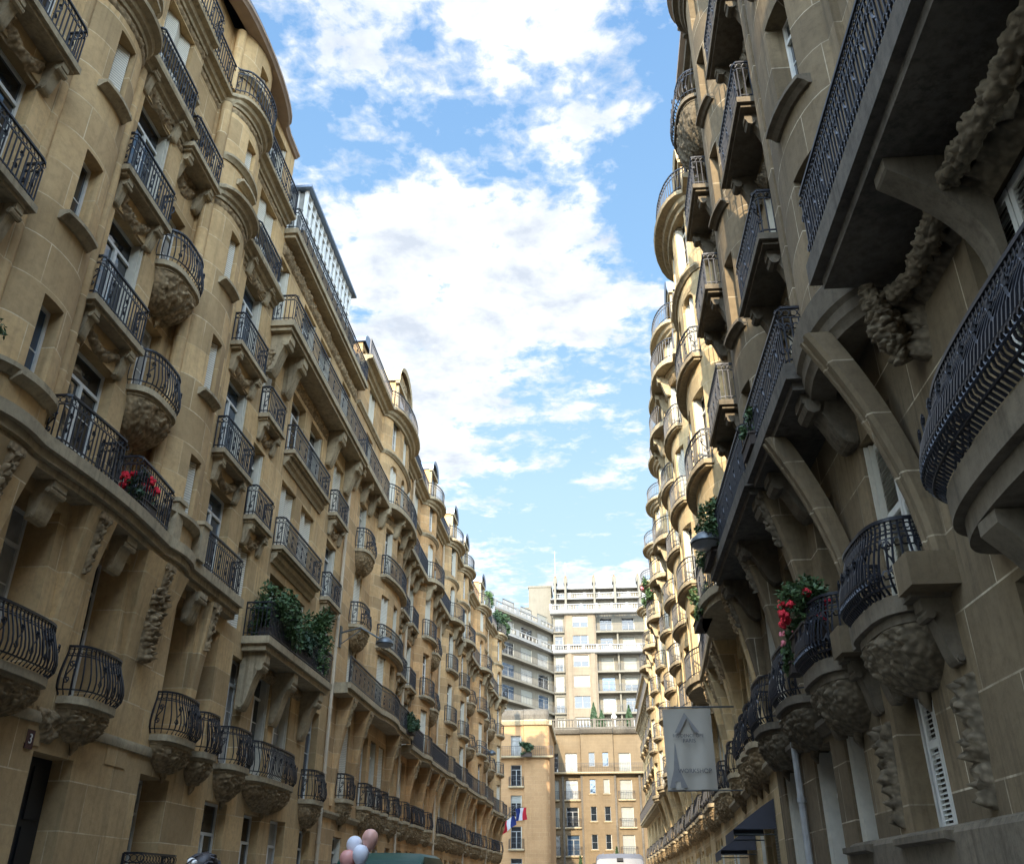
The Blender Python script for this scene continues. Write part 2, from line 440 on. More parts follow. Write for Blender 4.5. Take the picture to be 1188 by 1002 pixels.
def resample(pts, step):
    P = [Vector((p[0], p[1])) for p in pts]
    out = [(P[0], (P[1]-P[0]).normalized())]
    tot = sum((b-a).length for a, b in zip(P, P[1:])); n = max(2, int(round(tot/step)))
    st = tot/n; acc = 0; i = 0; k = 1
    seg = (P[1]-P[0]).length; base = 0
    for k in range(1, n+1):
        t = k*st
        while i < len(P)-2 and t > base+seg+1e-6:
            base += seg; i += 1; seg = (P[i+1]-P[i]).length
        u = (t-base)/max(seg, 1e-6)
        out.append((P[i].lerp(P[i+1], min(1, u)), (P[i+1]-P[i]).normalized()))
    return out
def railing(mb, pts, z, h, wd, step=.13, det=2, belly=0., rs=0):
    """wrought iron railing along an outline"""
    def W(p, t, along, out, zz):
        nrm = Vector((-t.y, t.x))
        q = p+t*along+nrm*out
        return (q.x, wd(q.x)+q.y, zz)
    th = .019 if det >= 2 else .024
    R_ = resample(pts, step)
    line = [p for p, t in R_]
    def off(v):   # belly profile v in 0..1 from bottom
        return belly*(math.sin(min(1, v*1.15)**.6*PI))*(1 if v < .9 else .5)
    for zz, r, v in ((h, .028, 1), (h-.17, .014, .83), (.10, .016, .08)):
        if belly: o = off(v)
        else: o = 0
        mb.tube([W(p, t, 0, o, z+zz) for p, t in R_], r, 4)
    rnd = random.Random(rs)
    for i, (p, t) in enumerate(R_):
        post = (i == 0 or i == len(R_)-1)
        if belly:
            vs = (0.02, .15, .3, .45, .6, .75, .9, 1.) if det >= 2 else (0.02, .25, .5, .8, 1.)
            mb.tube([W(p, t, 0, off(v), z+h*v) for v in vs], th*.8 if not post else th*1.5, 4)
        else:
            mb.tube([W(p, t, 0, 0, z), W(p, t, 0, 0, z+(h if (post or det < 2) else h-.17))], th*.75 if not post else th*1.7, 4)
        if det >= 2 and i < len(R_)-1:
            # ring between the two top rails
            c = p+t*(step/2); rr = min(.07, step*.48)
            o = off(.92) if belly else 0
            mb.tube([W(c, t, rr*math.cos(2*PI*k/7), o, z+h-.09+rr*math.sin(2*PI*k/7)) for k in range(8)], .011, 3)
            if i % (3+rs % 3) == 1:
                o = off(.5) if belly else 0
                # S scrolls
                pr = []
                for k in range(11):
                    a = -1+2*k/10
                    pr.append(W(c, t, step*.9*math.sin(a*PI)*.5, o+.004, z+h*(.46+.20*a)))
                mb.tube(pr, .015, 3)
                for e in (-1, 1):
                    mb.tube([W(c, t, e*step*.28+.045*math.cos(2*PI*k/6), o, z+h*(.46+e*.16)+.05*math.sin(2*PI*k/6)) for k in range(7)], .014, 3)
            if det >= 3:
                o = off(.25) if belly else 0
                mb.tube([W(c, t, .045*math.cos(2*PI*k/6), o, z+h*.24+.05*math.sin(2*PI*k/6)) for k in range(7)], .014, 3)
                mb.tube([W(c, t, .045*math.cos(2*PI*k/6), off(.7) if belly else 0, z+h*.68+.05*math.sin(2*PI*k/6)) for k in range(7)], .014, 3)
def conch(mb, pts, z, h, wd, amp=.05, seed=0, shrink=.62, n=24):
    """carved shell corbel beneath a bowed slab"""
    if len(pts) < 8:
        P = resample(pts, .045); pts2 = [(p.x, p.y) for p, t in P]
    else:
        P = resample(pts, .04); pts2 = [(p.x, p.y) for p, t in P]
    sc = (pts2[0][0]+pts2[-1][0])/2
    rows = []
    for j in range(n+1):
        v = j/n; row = []
        ks = 1-shrink*v**2.1; kd = max(.04, math.sqrt(max(0, 1-v*v))*(1-.10*v))
        for i, (s, d) in enumerate(pts2):
            p = Vector((s*6+seed, z*2+v*4, d*6))
            a = amp*2.2*(carve_h(Vector((s*8+seed, v*6, d*8)))-.35)*(1 if 0 < j < n else .2)
            rib = .018*math.cos(i*.6)*math.sin(PI*v)
            row.append(mb.V(sc+(s-sc)*ks, wd(s)+max(-.02, d*kd+(a+rib)*(1 if d > .02 else 0)), z-h*v))
        rows.append(row)
    mb.grid(rows)

def balcony(bld, F, tab, kind, s0, s1, z, dep, mats, h=.98, step=.13, det=2, belly=0., corbel='console', th=.2, rs=0, rail=True, ncon=2, ch=.75):
    """z = slab underside.  parts: balcony (slab) > railing, corbel"""
    wd = (lambda s: prof(tab, s))
    if kind == 'bow':      # slab concentric with a bow window
        pts = [(s, dep) for s in samples(tab, s0, s1, step=.4)]
        pts = [(s0, 0)]+pts+[(s1, 0)]
    else:
        base = min(prof(tab, s0+.02), prof(tab, s1-.02), prof(tab, (s0+s1)/2))
        wd = (lambda s: base)
        pts = outline('flat' if kind == 'flat' else 'round', s0, s1, dep)
    mb = MB(F)
    slab(mb, pts, z+th*.35, th*.65, wd)
    p2 = offs(pts, .07)
    slab(mb, p2, z, th*.35-.003, wd)
    ob = mb.build('balcony', mats['trim'], bld)
    if corbel == 'console':
        mc = MB(F); w = s1-s0
        for k in range(ncon):
            s = s0+w*(.14+.72*k/(ncon-1)) if ncon > 1 else (s0+s1)/2
            console(mc, s, .2, z-.004, ch, dep*.78, wd(s))
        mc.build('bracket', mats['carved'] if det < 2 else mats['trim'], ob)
        if det >= 1:
            mr = MB(F); base = wd((s0+s1)/2)
            relief(mr, [(s0, base), (s1, base)], s0+w*.2, s1-w*.2, z-ch*.95, z-.02, amp=.13, seed=rs, shape='swag', res=.05 if det >= 2 else .1)
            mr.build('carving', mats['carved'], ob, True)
    elif corbel == 'conch':
        mc = MB(F); conch(mc, offs(pts, .09), z-.002, ch, wd, seed=rs)
        if det >= 2:
            c = (s0+s1)/2
            mc.tube([(c, wd(c)+.04, z-ch+.04), (c, wd(c)+.06, z-ch-.08), (c, wd(c)+.02, z-ch-.2)], [.09, .07, .015], 8)
        mc.build('corbel', mats['carved'], ob, True)
    if rail:
        mr = MB(F); railing(mr, offs(pts, .06), z+th, h, wd, step, det, belly, rs)
        mr.build('railing', M['iron'], ob)
    return ob

def window(bld, F, tab, s0, s1, z0, z1, typ='french', rev=.3, det=2, rs=0):
    """parts: window (frame) > pane | shutter"""
    d0 = prof(tab, s0)-rev; d1 = prof(tab, s1)-rev
    D = lambda s: lerp(d0, d1, (s-s0)/(s1-s0))
    def bar(mb, a, b, q0, q1, f, k=.03):
        i = [mb.V(s, D(s)+dd, z) for z in (q0, q1) for (s, dd) in ((a, k), (b, k), (b, f), (a, f))]
        for q in ((0, 3, 2, 1), (4, 5, 6, 7), (0, 1, 5, 4), (1, 2, 6, 5), (2, 3, 7, 6), (3, 0, 4, 7)): mb.face([i[k_] for k_ in q])
    rnd = random.Random(rs*13+5)
    fr_ = MB(F); w = s1-s0; h = z1-z0; t = .06
    bar(fr_, s0, s0+t, z0, z1, .1); bar(fr_, s1-t, s1, z0, z1, .1); bar(fr_, s0+t, s1-t, z1-t, z1, .1); bar(fr_, s0+t, s1-t, z0, z0+t*1.3, .1)
    leaves = 2 if w > .75 else 1
    zt = z1-h*.24 if (h > 1.9 and typ != 'shut') else None
    top = zt if zt else z1-t
    if leaves == 2: bar(fr_, (s0+s1)/2-.05, (s0+s1)/2+.05, z0+t, top, .12)
    if zt: bar(fr_, s0+t, s1-t, zt, zt+.07, .11)
    if det >= 1:
        for k in range(leaves):
            a = s0+t+k*(w/2-.0) if leaves == 2 else s0+t
            b = a+(w/2-t-.04 if leaves == 2 else w-2*t)
            for q in ((.36, .7) if h > 1.9 else (.5,)):
                bar(fr_, a, b, z0+(top-z0)*q-.012, z0+(top-z0)*q+.012, .07)
    fo = fr_.build('window', M['frame'], bld)
    if typ not in ('shut', 'lou', 'half2') and det >= 1 and w > .7 and rev < .42 and rnd.random() < .5:
        fs = MB(F)      # shutter folded back against the far jamb
        for e in (0, 1):
            b0 = s1-.035-.05*e
            q = [(b0-.03, .03+.02*e), (b0, .03+.02*e), (b0, rev*.9-.05*e), (b0-.03, rev*.9-.05*e)]
            i = [fs.V(a, D(s1)+dd, z) for z in (z0+.03, z1-.03) for (a, dd) in q]
            for f in ((0, 3, 2, 1), (4, 5, 6, 7), (0, 1, 5, 4), (1, 2, 6, 5), (2, 3, 7, 6), (3, 0, 4, 7)): fs.face([i[k_] for k_ in f])
        fs.build('folded_shutter', M['shutter_plain'], fo)
    if typ == 'shut':
        sh = MB(F); n = 4 if w > .8 else 2
        for k in range(n):
            a = lerp(s0+.02, s1-.02, k/n); b = lerp(s0+.02, s1-.02, (k+1)/n)-.015
            f0, f1 = (.12, .24) if k % 2 else (.24, .12)
            i = [sh.V(a, D(a)+f0, z0+.02), sh.V(b, D(b)+f1, z0+.02), sh.V(b, D(b)+f1, z1-.02), sh.V(a, D(a)+f0, z1-.02)]
            sh.face(i)
            j = [sh.V(a, D(a)+f0-.035, z0+.02), sh.V(b, D(b)+f1-.035, z0+.02), sh.V(b, D(b)+f1-.035, z1-.02), sh.V(a, D(a)+f0-.035, z1-.02)]
            sh.face(j[::-1]); sh.face([i[0], i[3], j[3], j[0]]); sh.face([i[1], j[1], j[2], i[2]])
        sh.build('shutter', M['shutter'], fo)
        return fo
    g = MB(F)
    g.face([g.V(s0, D(s0)+.06, z0), g.V(s1, D(s1)+.06, z0), g.V(s1, D(s1)+.06, z1), g.V(s0, D(s0)+.06, z1)])
    gm = M['glass']
    q = rnd.random()
    if typ == 'french': gm = M['glass'] if q < .5 else (M['glass_blue'] if q < .8 else M['curtain'])
    elif typ == 'curtain': gm = M['curtain']
    g.build('pane', gm, fo)
    if typ == 'half':
        b_ = MB(F); zb = z0+h*rnd.uniform(.35, .65)
        b_.face([b_.V(s0+.05, D(s0+.05)+.1, zb), b_.V(s1-.05, D(s1-.05)+.1, zb), b_.V(s1-.05, D(s1-.05)+.1, z1-.03), b_.V(s0+.05, D(s0+.05)+.1, z1-.03)])
        b_.build('blind', M['blind'], fo)
    elif typ == 'blind':
        b_ = MB(F); zb = z0+.05
        b_.face([b_.V(s0+.05, D(s0+.05)+.1, zb), b_.V(s1-.05, D(s1-.05)+.1, zb), b_.V(s1-.05, D(s1-.05)+.1, z1-.03), b_.V(s0+.05, D(s0+.05)+.1, z1-.03)])
        b_.build('blind', M['blind'], fo)
    return fo
def sill(bld, F, tab, s0, s1, z, m, out=.16):
    mb = MB(F); band(mb, tab, s0, s1, z, [(-.04, -.17), (.05, -.17), (out*.6, -.10), (out, -.07), (out, .0), (-.04, .02)])
    return mb.build('sill', m, bld)
def buttress(bld, F, s, w0, w1, z0, z1, d0, dep, mats, carved=True, rs=0):
    """pier that sweeps forward and spreads towards its head"""
    mb = MB(F); rows = []
    n = 14
    for k in range(n+1):
        t = k/n; z = lerp(z0, z1, t); e = t**2.1
        w = lerp(w0, w1, t**1.6)/2; d = d0+.10+dep*e
        rows.append([mb.V(s-w, d0-.05, z), mb.V(s-w, d-.04, z), mb.V(s-w+.05, d, z), mb.V(s+w-.05, d, z), mb.V(s+w, d-.04, z), mb.V(s+w, d0-.05, z)])
    mb.grid(rows); mb.face(rows[0]); mb.face(rows[-1][::-1])
    o = mb.build('buttress', mats['wall'], bld, True, 30)
    if carved:
        mc = MB(F); zz0 = lerp(z0, z1, .72)
        ns, nz = 16, 34; rr = []
        for j in range(nz+1):
            v = j/nz; z = lerp(zz0, z1-.12, v); t = (z-z0)/(z1-z0); d = d0+.10+dep*t**2.1
            row = []
            for i in range(ns+1):
                u = i/ns*2-1; e = min(1, (1-abs(u)/(.3+.7*v)+.02)*3) if abs(u) < .3+.7*v else 0
                p = Vector((u*2.2+rs, z*8, rs*1.7)); q = carve_h(p)*1.5
                row.append(mc.V(s+u*.16, d+(.02+.07*q)*max(0, e)-.015*(e <= 0), z))
            rr.append(row)
        mc.grid(rr)
        mc.box(s-.2, s+.2, d0, d0+.12+dep*.97+.03, z1-.13, z1-.003)
        mc.build('carving', mats['carved'], o, True, 40)
    return o
def pipe(bld, F, s, d, z0, z1, m='pipe'):
    mb = MB(F)
    mb.tube([(s, d, z0), (s, d, z1)], .065, 8)
    for k in range(int((z1-z0)/2.2)+1):
        z = z0+.8+k*2.2
        if z < z1: mb.tube([(s, d, z-.04), (s, d, z+.04)], .085, 8, caps=True)
    return mb.build('drain_pipe', M[m], bld, True, 40)
def mansard(bld, F, tab, a, b, z0, z1, m='zinc', lean=1.6, top=2.5):
    mb = MB(F); S = samples(tab, a, b, step=2.5)
    rows = [[mb.V(s, prof(tab, s)-.25-lean*t**1.3, lerp(z0, z1, t)) for s in S] for t in (0, .35, .7, 1)]
    rows.append([mb.V(s, -lean-top-1, z1+.5) for s in S]); rows.append([mb.V(s, -9, z1+.5) for s in S]); rows.append([mb.V(s, -9, z0) for s in S])
    mb.grid(rows)
    for e in (0, -1): mb.face([r[e] for r in rows])
    return mb.build('roof', M[m], bld)
def chimney(bld, F, s, d, z0, z1, w=1.3, dd=.5, par=None):
    mb = MB(F); mb.box(s-w/2, s+w/2, d-dd, d, z0, z1); mb.box(s-w/2-.06, s+w/2+.06, d-dd-.06, d+.06, z1+.002, z1+.14)
    o = mb.build('chimney', M['brick'], par or bld)
    mp = MB(F); n = max(2, int(w/.3))
    for k in range(n):
        q = s-w/2+w*(k+.5)/n
        mp.tube([(q, d-dd/2, z1+.14), (q, d-dd/2, z1+.5)], [.1, .075], 8, caps=True)
    mp.build('chimney_pot', M['pot'], o if o.parent.parent is None else bld)
    return o
def body(bld, F, a, b, z0, z1, dback=-9, dfront=-1.0, m='interior'):
    """inner mass behind the facade: side walls, dark back of the rooms"""
    mb = MB(F); S = samples([(a, 0), (b, 0)], a, b, step=3)
    r = [[mb.V(s, dfront-.25, z) for s in S] for z in (z0, z1)]
    mb.grid(r, 1)
    for s in (a, b):
        mb.quad4([(s, .0, z0), (s, dback, z0), (s, dback, z1), (s, .0, z1)], 0)
    mb.grid([[mb.V(s, dback, z) for s in S] for z in (z0, z1)], 0)
    mb.grid([[mb.V(s, dd, z1) for s in S] for dd in (dback, dfront)], 0)
    mb.build('party_wall', [M['brick'], M['interior']], bld)
def dormer(bld, F, s, w, d, z0, z1, rs=0, roofm='zinc', wallm='trim'):
    mb = MB(F)
    mb.box(s-w/2, s-w/2+.2, d-2, d, z0, z1); mb.box(s+w/2-.2, s+w/2, d-2, d, z0, z1); mb.box(s-w/2+.2, s+w/2-.2, d-2, d, z1-.25, z1)
    mb.box(s-w/2+.2, s+w/2-.2, d-2, d, z0, z0+.1)
    o = mb.build('dormer', M[wallm] if isinstance(wallm, str) else wallm, bld)
    mr = MB(F); n = 8; rows = []
    for dd in (d+.14, d-2.1):
        rows.append([mr.V(s-(w/2+.12)*math.cos(PI*k/n), dd, z1+.002+.5*w*math.sin(PI*k/n)*.8) for k in range(n+1)])
    mr.grid(rows); mr.face(rows[0])
    mr.build('dormer_roof', M[roofm], o)
    wf = MB(F); s0, s1 = s-w/2+.2, s+w/2-.2
    wf.box(s0, s0+.06, d-.2, d-.12, z0+.1, z1-.25); wf.box(s1-.06, s1, d-.2, d-.12, z0+.1, z1-.25); wf.box(s-.04, s+.04, d-.2, d-.12, z0+.1, z1-.25)
    wf.build('window_frame', M['frame'], o)
    g = MB(F); g.quad4([(s0, d-.17, z0+.1), (s1, d-.17, z0+.1), (s1, d-.17, z1-.25), (s0, d-.17, z1-.25)]); g.build('pane', M['glass_blue'] if rs % 2 else M['curtain'], o)
    return o
exec_parts = None

# ------------------------------------------------------------------ generic Parisian building
def facade_base(name, label, F, a, b, mats, group=None, cat='apartment building'):
    p = F.P((a+b)/2, 0, 0)
    bld = thing(name, label, cat, (p[0], p[1], 0), group)
    return bld
M['trim_r'] = stone('weathered shade-toned ledge limestone', (.205, .165, .112), (.12, .098, .068), grime=.8, streak=.8, bump=.3)  # weathered ledge tone with the near-right shade mixed into it
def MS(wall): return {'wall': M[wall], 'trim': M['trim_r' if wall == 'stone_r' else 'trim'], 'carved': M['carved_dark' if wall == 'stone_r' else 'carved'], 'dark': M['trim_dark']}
def gen(name, label, F, a, b, cols, fl_, mats, seed, det, top, roof='zinc', gables=True, pipes=(), z1st=4.35, noble=8.15, longb=3, group=None, consoles=True, domes=True):
    """cols: (kind, centre, width); fl_: floor levels above the noble floor"""
    rnd = random.Random(seed)
    bld = facade_base(name, label, F, a, b, mats, group)
    tab = [(a, 0)]
    for k, c, w in cols:
        if k == 'bow': tab += ell(c, w/2, .62 if F.side > 0 else .85, 0, 12)
        if k == 'tur': tab += ell(c, w/2, .45, 0, 10)
    tab.append((b, 0)); tab0 = [(a, 0), (b, 0)]
    step = {2: .14, 1: .16, 0: .24}[det]
    ops = []; low = []; wins = []
    def types(): return rnd.choices(['french', 'shut', 'half', 'curtain'], [5, 4, 2, 1])[0]
    for k, c, w in cols:
        for i, z in enumerate(fl_):
            h = 2.3 if i < len(fl_)-1 else 2.05
            if k in ('flat', 'tall'): ops.append((c-.62, c+.62, z+.02, z+h))
            elif k == 'pair':
                for e in (-1, 1): ops.append((c+e*w*.25-.6, c+e*w*.25+.6, z+.02, z+h))
            elif k == 'bow':
                ar = .8 if i == len(fl_)-2 else 0
                if w > 4: ops += [(c+e*w*.30-.44, c+e*w*.30+.44, z+.02, z+h, ar) for e in (-1, 0, 1)]
                else: ops += [(c+e*w*.22-.45, c+e*w*.22+.45, z+.02, z+h, ar) for e in (-1, 1)]
            elif k in ('small', 'tur'): ops.append((c-.3, c+.3, z+.75, z+h))
        # first floor and ground openings
        if k in ('flat', 'small', 'tall', 'tur'):
            low.append((c-.6, c+.6, z1st+.22, z1st+2.95)); low.append((c-.6, c+.6, 1.1, 3.3))
        else:
            n = 3 if k == 'bow' else 2
            for j in range(n):
                q = c+w*((j+.5)/n-.5)*.9
                low.append((q-.55, q+.55, z1st+.22, z1st+2.95)); low.append((q-.55, q+.55, 1.0, 3.35, .8 if k == 'bow' else 0))
    mb = MB(F)
    wall(mb, tab, a, b, noble, top, ops)
    wall(mb, tab0, a, b, 0, noble, low)
    # soffit of bays at the noble floor
    S = samples(tab, a, b)
    mb.grid([[mb.V(s, 0, noble) for s in S], [mb.V(s, prof(tab, s), noble) for s in S]])
    mb.build('wall', mats['wall'], bld, True, 40)
    for j, o in enumerate(ops):
        t = types(); window(bld, F, tab, o[0], o[1], o[2], o[3], t, det=det, rs=seed*50+j)
    for j, o in enumerate(low): window(bld, F, tab0, o[0], o[1], o[2], o[3], rnd.choice(['french', 'shut', 'french', 'curtain']), det=det, rs=seed*70+j)
    # horizontal mouldings
    mc = MB(F)
    band(mc, tab, a+.002, b-.002, top-.25, [(x*1.5 if x > 0 else x, z*1.3) for x, z in CORN])
    band(mc, tab0, a+.002, b-.002, z1st-.35, STRING)
    band(mc, tab, a+.002, b-.002, fl_[-1]-.28, STRING)
    mc.build('cornice', mats['trim'], bld, True, 30)
    # noble floor ledge, its railing and big scroll consoles
    ml = MB(F)
    S2 = samples(tab, a+.01, b-.01, step=1.5)
    lp = [(s, max(.72, prof(tab, s)+.28)) for s in S2]
    slab(ml, [(a+.01, 0)]+lp+[(b-.01, 0)], noble-.02, .2, lambda s: 0)
    slab(ml, [(a+.01, 0)]+[(s, d-.1) for s, d in lp]+[(b-.01, 0)], noble-.2, .178, lambda s: 0)
    lo = ml.build('balcony', mats['trim'], bld)
    mr = MB(F); railing(mr, [(s, d-.07) for s, d in lp], noble+.18, .95, lambda s: 0, step, det, 0, seed); mr.build('railing', M['iron'], lo)
    if consoles:
        edges = sorted({round(c-w/2-.1, 2) for k, c, w in cols} | {round(c+w/2+.1, 2) for k, c, w in cols})
        last = -99
        for s in edges:
            if s-last < .8 or s < a+.3 or s > b-.3: continue
            last = s
            buttress(bld, F, s, .22, .5, z1st-.1, noble-.2, 0, .55, mats, det >= 1, rs=int(s*7))
    # balconies of the upper floors
    for k, c, w in cols:
        for i, z in enumerate(fl_):
            if i == 0 or i == longb: continue
            if i == len(fl_)-1: continue
            zz = z-.2
            if k == 'flat': balcony(bld, F, tab, 'round', c-.95, c+.95, zz, .55, mats, step=step, det=det, belly=.12, corbel='conch', ch=.7, rs=seed+i, h=.9)
            elif k == 'tall': balcony(bld, F, tab, 'flat', c-.9, c+.9, zz, .34, mats, step=step, det=det, corbel='console', ch=.6, rs=seed+i, h=.9)
            elif k == 'pair': balcony(bld, F, tab, 'flat', c-w/2, c+w/2, zz, .4, mats, step=step, det=det, corbel='console', ncon=3, ch=.5, rs=seed+i, h=.9)
            elif k == 'bow': balcony(bld, F, tab, 'bow', c-w*.43, c+w*.43, zz, .28, mats, step=step, det=det, corbel='none', rs=seed+i, h=.9)
            elif k in ('small', 'tur'): sill(bld, F, tab, c-.42, c+.42, z+.75, mats['trim'])
    # first-floor bowed balconies
    if det >= 0:
        for o in low:
            if o[2] > z1st: balcony(bld, F, tab0, 'round', o[0]-.2, o[1]+.2, z1st, .42, mats, step=step, det=det, belly=.1, corbel='conch', ch=.65, rs=seed+int(o[0]*3), h=.85)
    # long upper balcony
    if longb and longb < len(fl_):
        z = fl_[longb]-.22
        ml = MB(F); lp = [(s, prof(tab, s)+.62) for s in samples(tab, a+.05, b-.05, step=1.5)]
        slab(ml, [(a+.05, 0)]+lp+[(b-.05, 0)], z, .22, lambda s: 0)
        lo = ml.build('balcony', mats['trim'], bld)
        mr = MB(F); railing(mr, [(s, d-.06) for s, d in lp], z+.22, .95, lambda s: 0, step, det, 0, seed+3); mr.build('railing', M['iron'], lo)
        mk = MB(F); s = a+.5
        while s < b-.3:
            console(mk, s, .26, z-.003, .95, .5, prof(tab, s)); s += 1.45
        mk.build('bracket', mats['trim'], lo)
        mf = MB(F); relief(mf, tab, a+.2, b-.2, z-.55, z-.12, amp=.09, res=.09 if det else .16, seed=seed); mf.build('carving', mats['carved'], lo, True)
    # upper parapet railing
    lp = [(s, prof(tab, s)+.38) for s in samples(tab, a+.05, b-.05, step=1.5)]
    mr = MB(F); railing(mr, lp, top-.15, .8, lambda s: 0, step, max(0, det-1), 0, seed+9); mr.build('railing', M['iron'], bld)
    mansard(bld, F, tab0, a, b, top-.1, top+2.3, 'zinc' if roof == 'zinc' else 'slate')
    # stone gables with rounded zinc roofs over the bays, dormers elsewhere
    for k, c, w in cols:
        if k == 'bow' and gables:
            w2 = w*.58; mg = MB(F); z0, z1 = top-.05, top+1.75
            pts = [(-w2/2, z0), (w2/2, z0), (w2/2, z1)]+[(w2/2*math.cos(PI*q/10), z1+.55*w2*math.sin(PI*q/10)*.75) for q in range(1, 10)]+[(-w2/2, z1)]
            dF = .25
            A = [mg.V(c+x, dF, z) for x, z in pts]; B = [mg.V(c+x, dF-1.9, z) for x, z in pts]
            mg.face(A); mg.face(B[::-1]); mg.grid([A, B], 0, True)
            g = mg.build('gable', mats['wall'], bld)
            mo = MB(F); ar = [(w2/2*1.08*math.cos(PI*q/12), z1+.02+.55*w2*math.sin(PI*q/12)*.80) for q in range(13)]
            mo.grid([[mo.V(c+x, d, z+dz) for x, z in ar] for d, dz in ((dF+.2, -.1), (dF+.25, .1), (dF-2.1, .12))])
            mo.build('gable_roof', M['zinc'] if det < 2 else mats['trim'], g)
            mw = MB(F); mw.box(c-.5, c+.5, dF+.004, dF+.05, z0+.5, z1-.1); mw.build('gable_window', M['glass_blue'], g)
            mk = MB(F); relief(mk, [(c-9, dF), (c+9, dF)], c-w2*.4, c+w2*.4, z1-.02, z1+w2*.33, amp=.14, res=.09, seed=seed, shape='drop'); mk.build('carving', mats['carved'], g, True)
            mk = MB(F); 
            for e in (-1, 1): mk.box(c+e*w2*.42-.14, c+e*w2*.42+.14, dF+.003, dF+.14, z0, z1)
            mk.box(c-w2/2-.08, c+w2/2+.08, dF+.002, dF+.2, z1+.001, z1+.16); mk.build('pilaster', mats['trim'], g)
        elif k in ('flat', 'pair', 'tall'): dormer(bld, F, c, 1.5, -.5, top+.1, top+1.7, seed, wallm=mats['wall'])
    for s in pipes: pipe(bld, F, s, .12, 0, top-.4)
    for q in range(1 if b-a < 9 else 2):
        chimney(bld, F, rnd.uniform(a+1, b-1) if q else b-.9, -1.9, top+1, top+3.4+rnd.random(), w=1.5)
    body(bld, F, a+.004, b-.004, 0, top-.1)
    return bld, tab

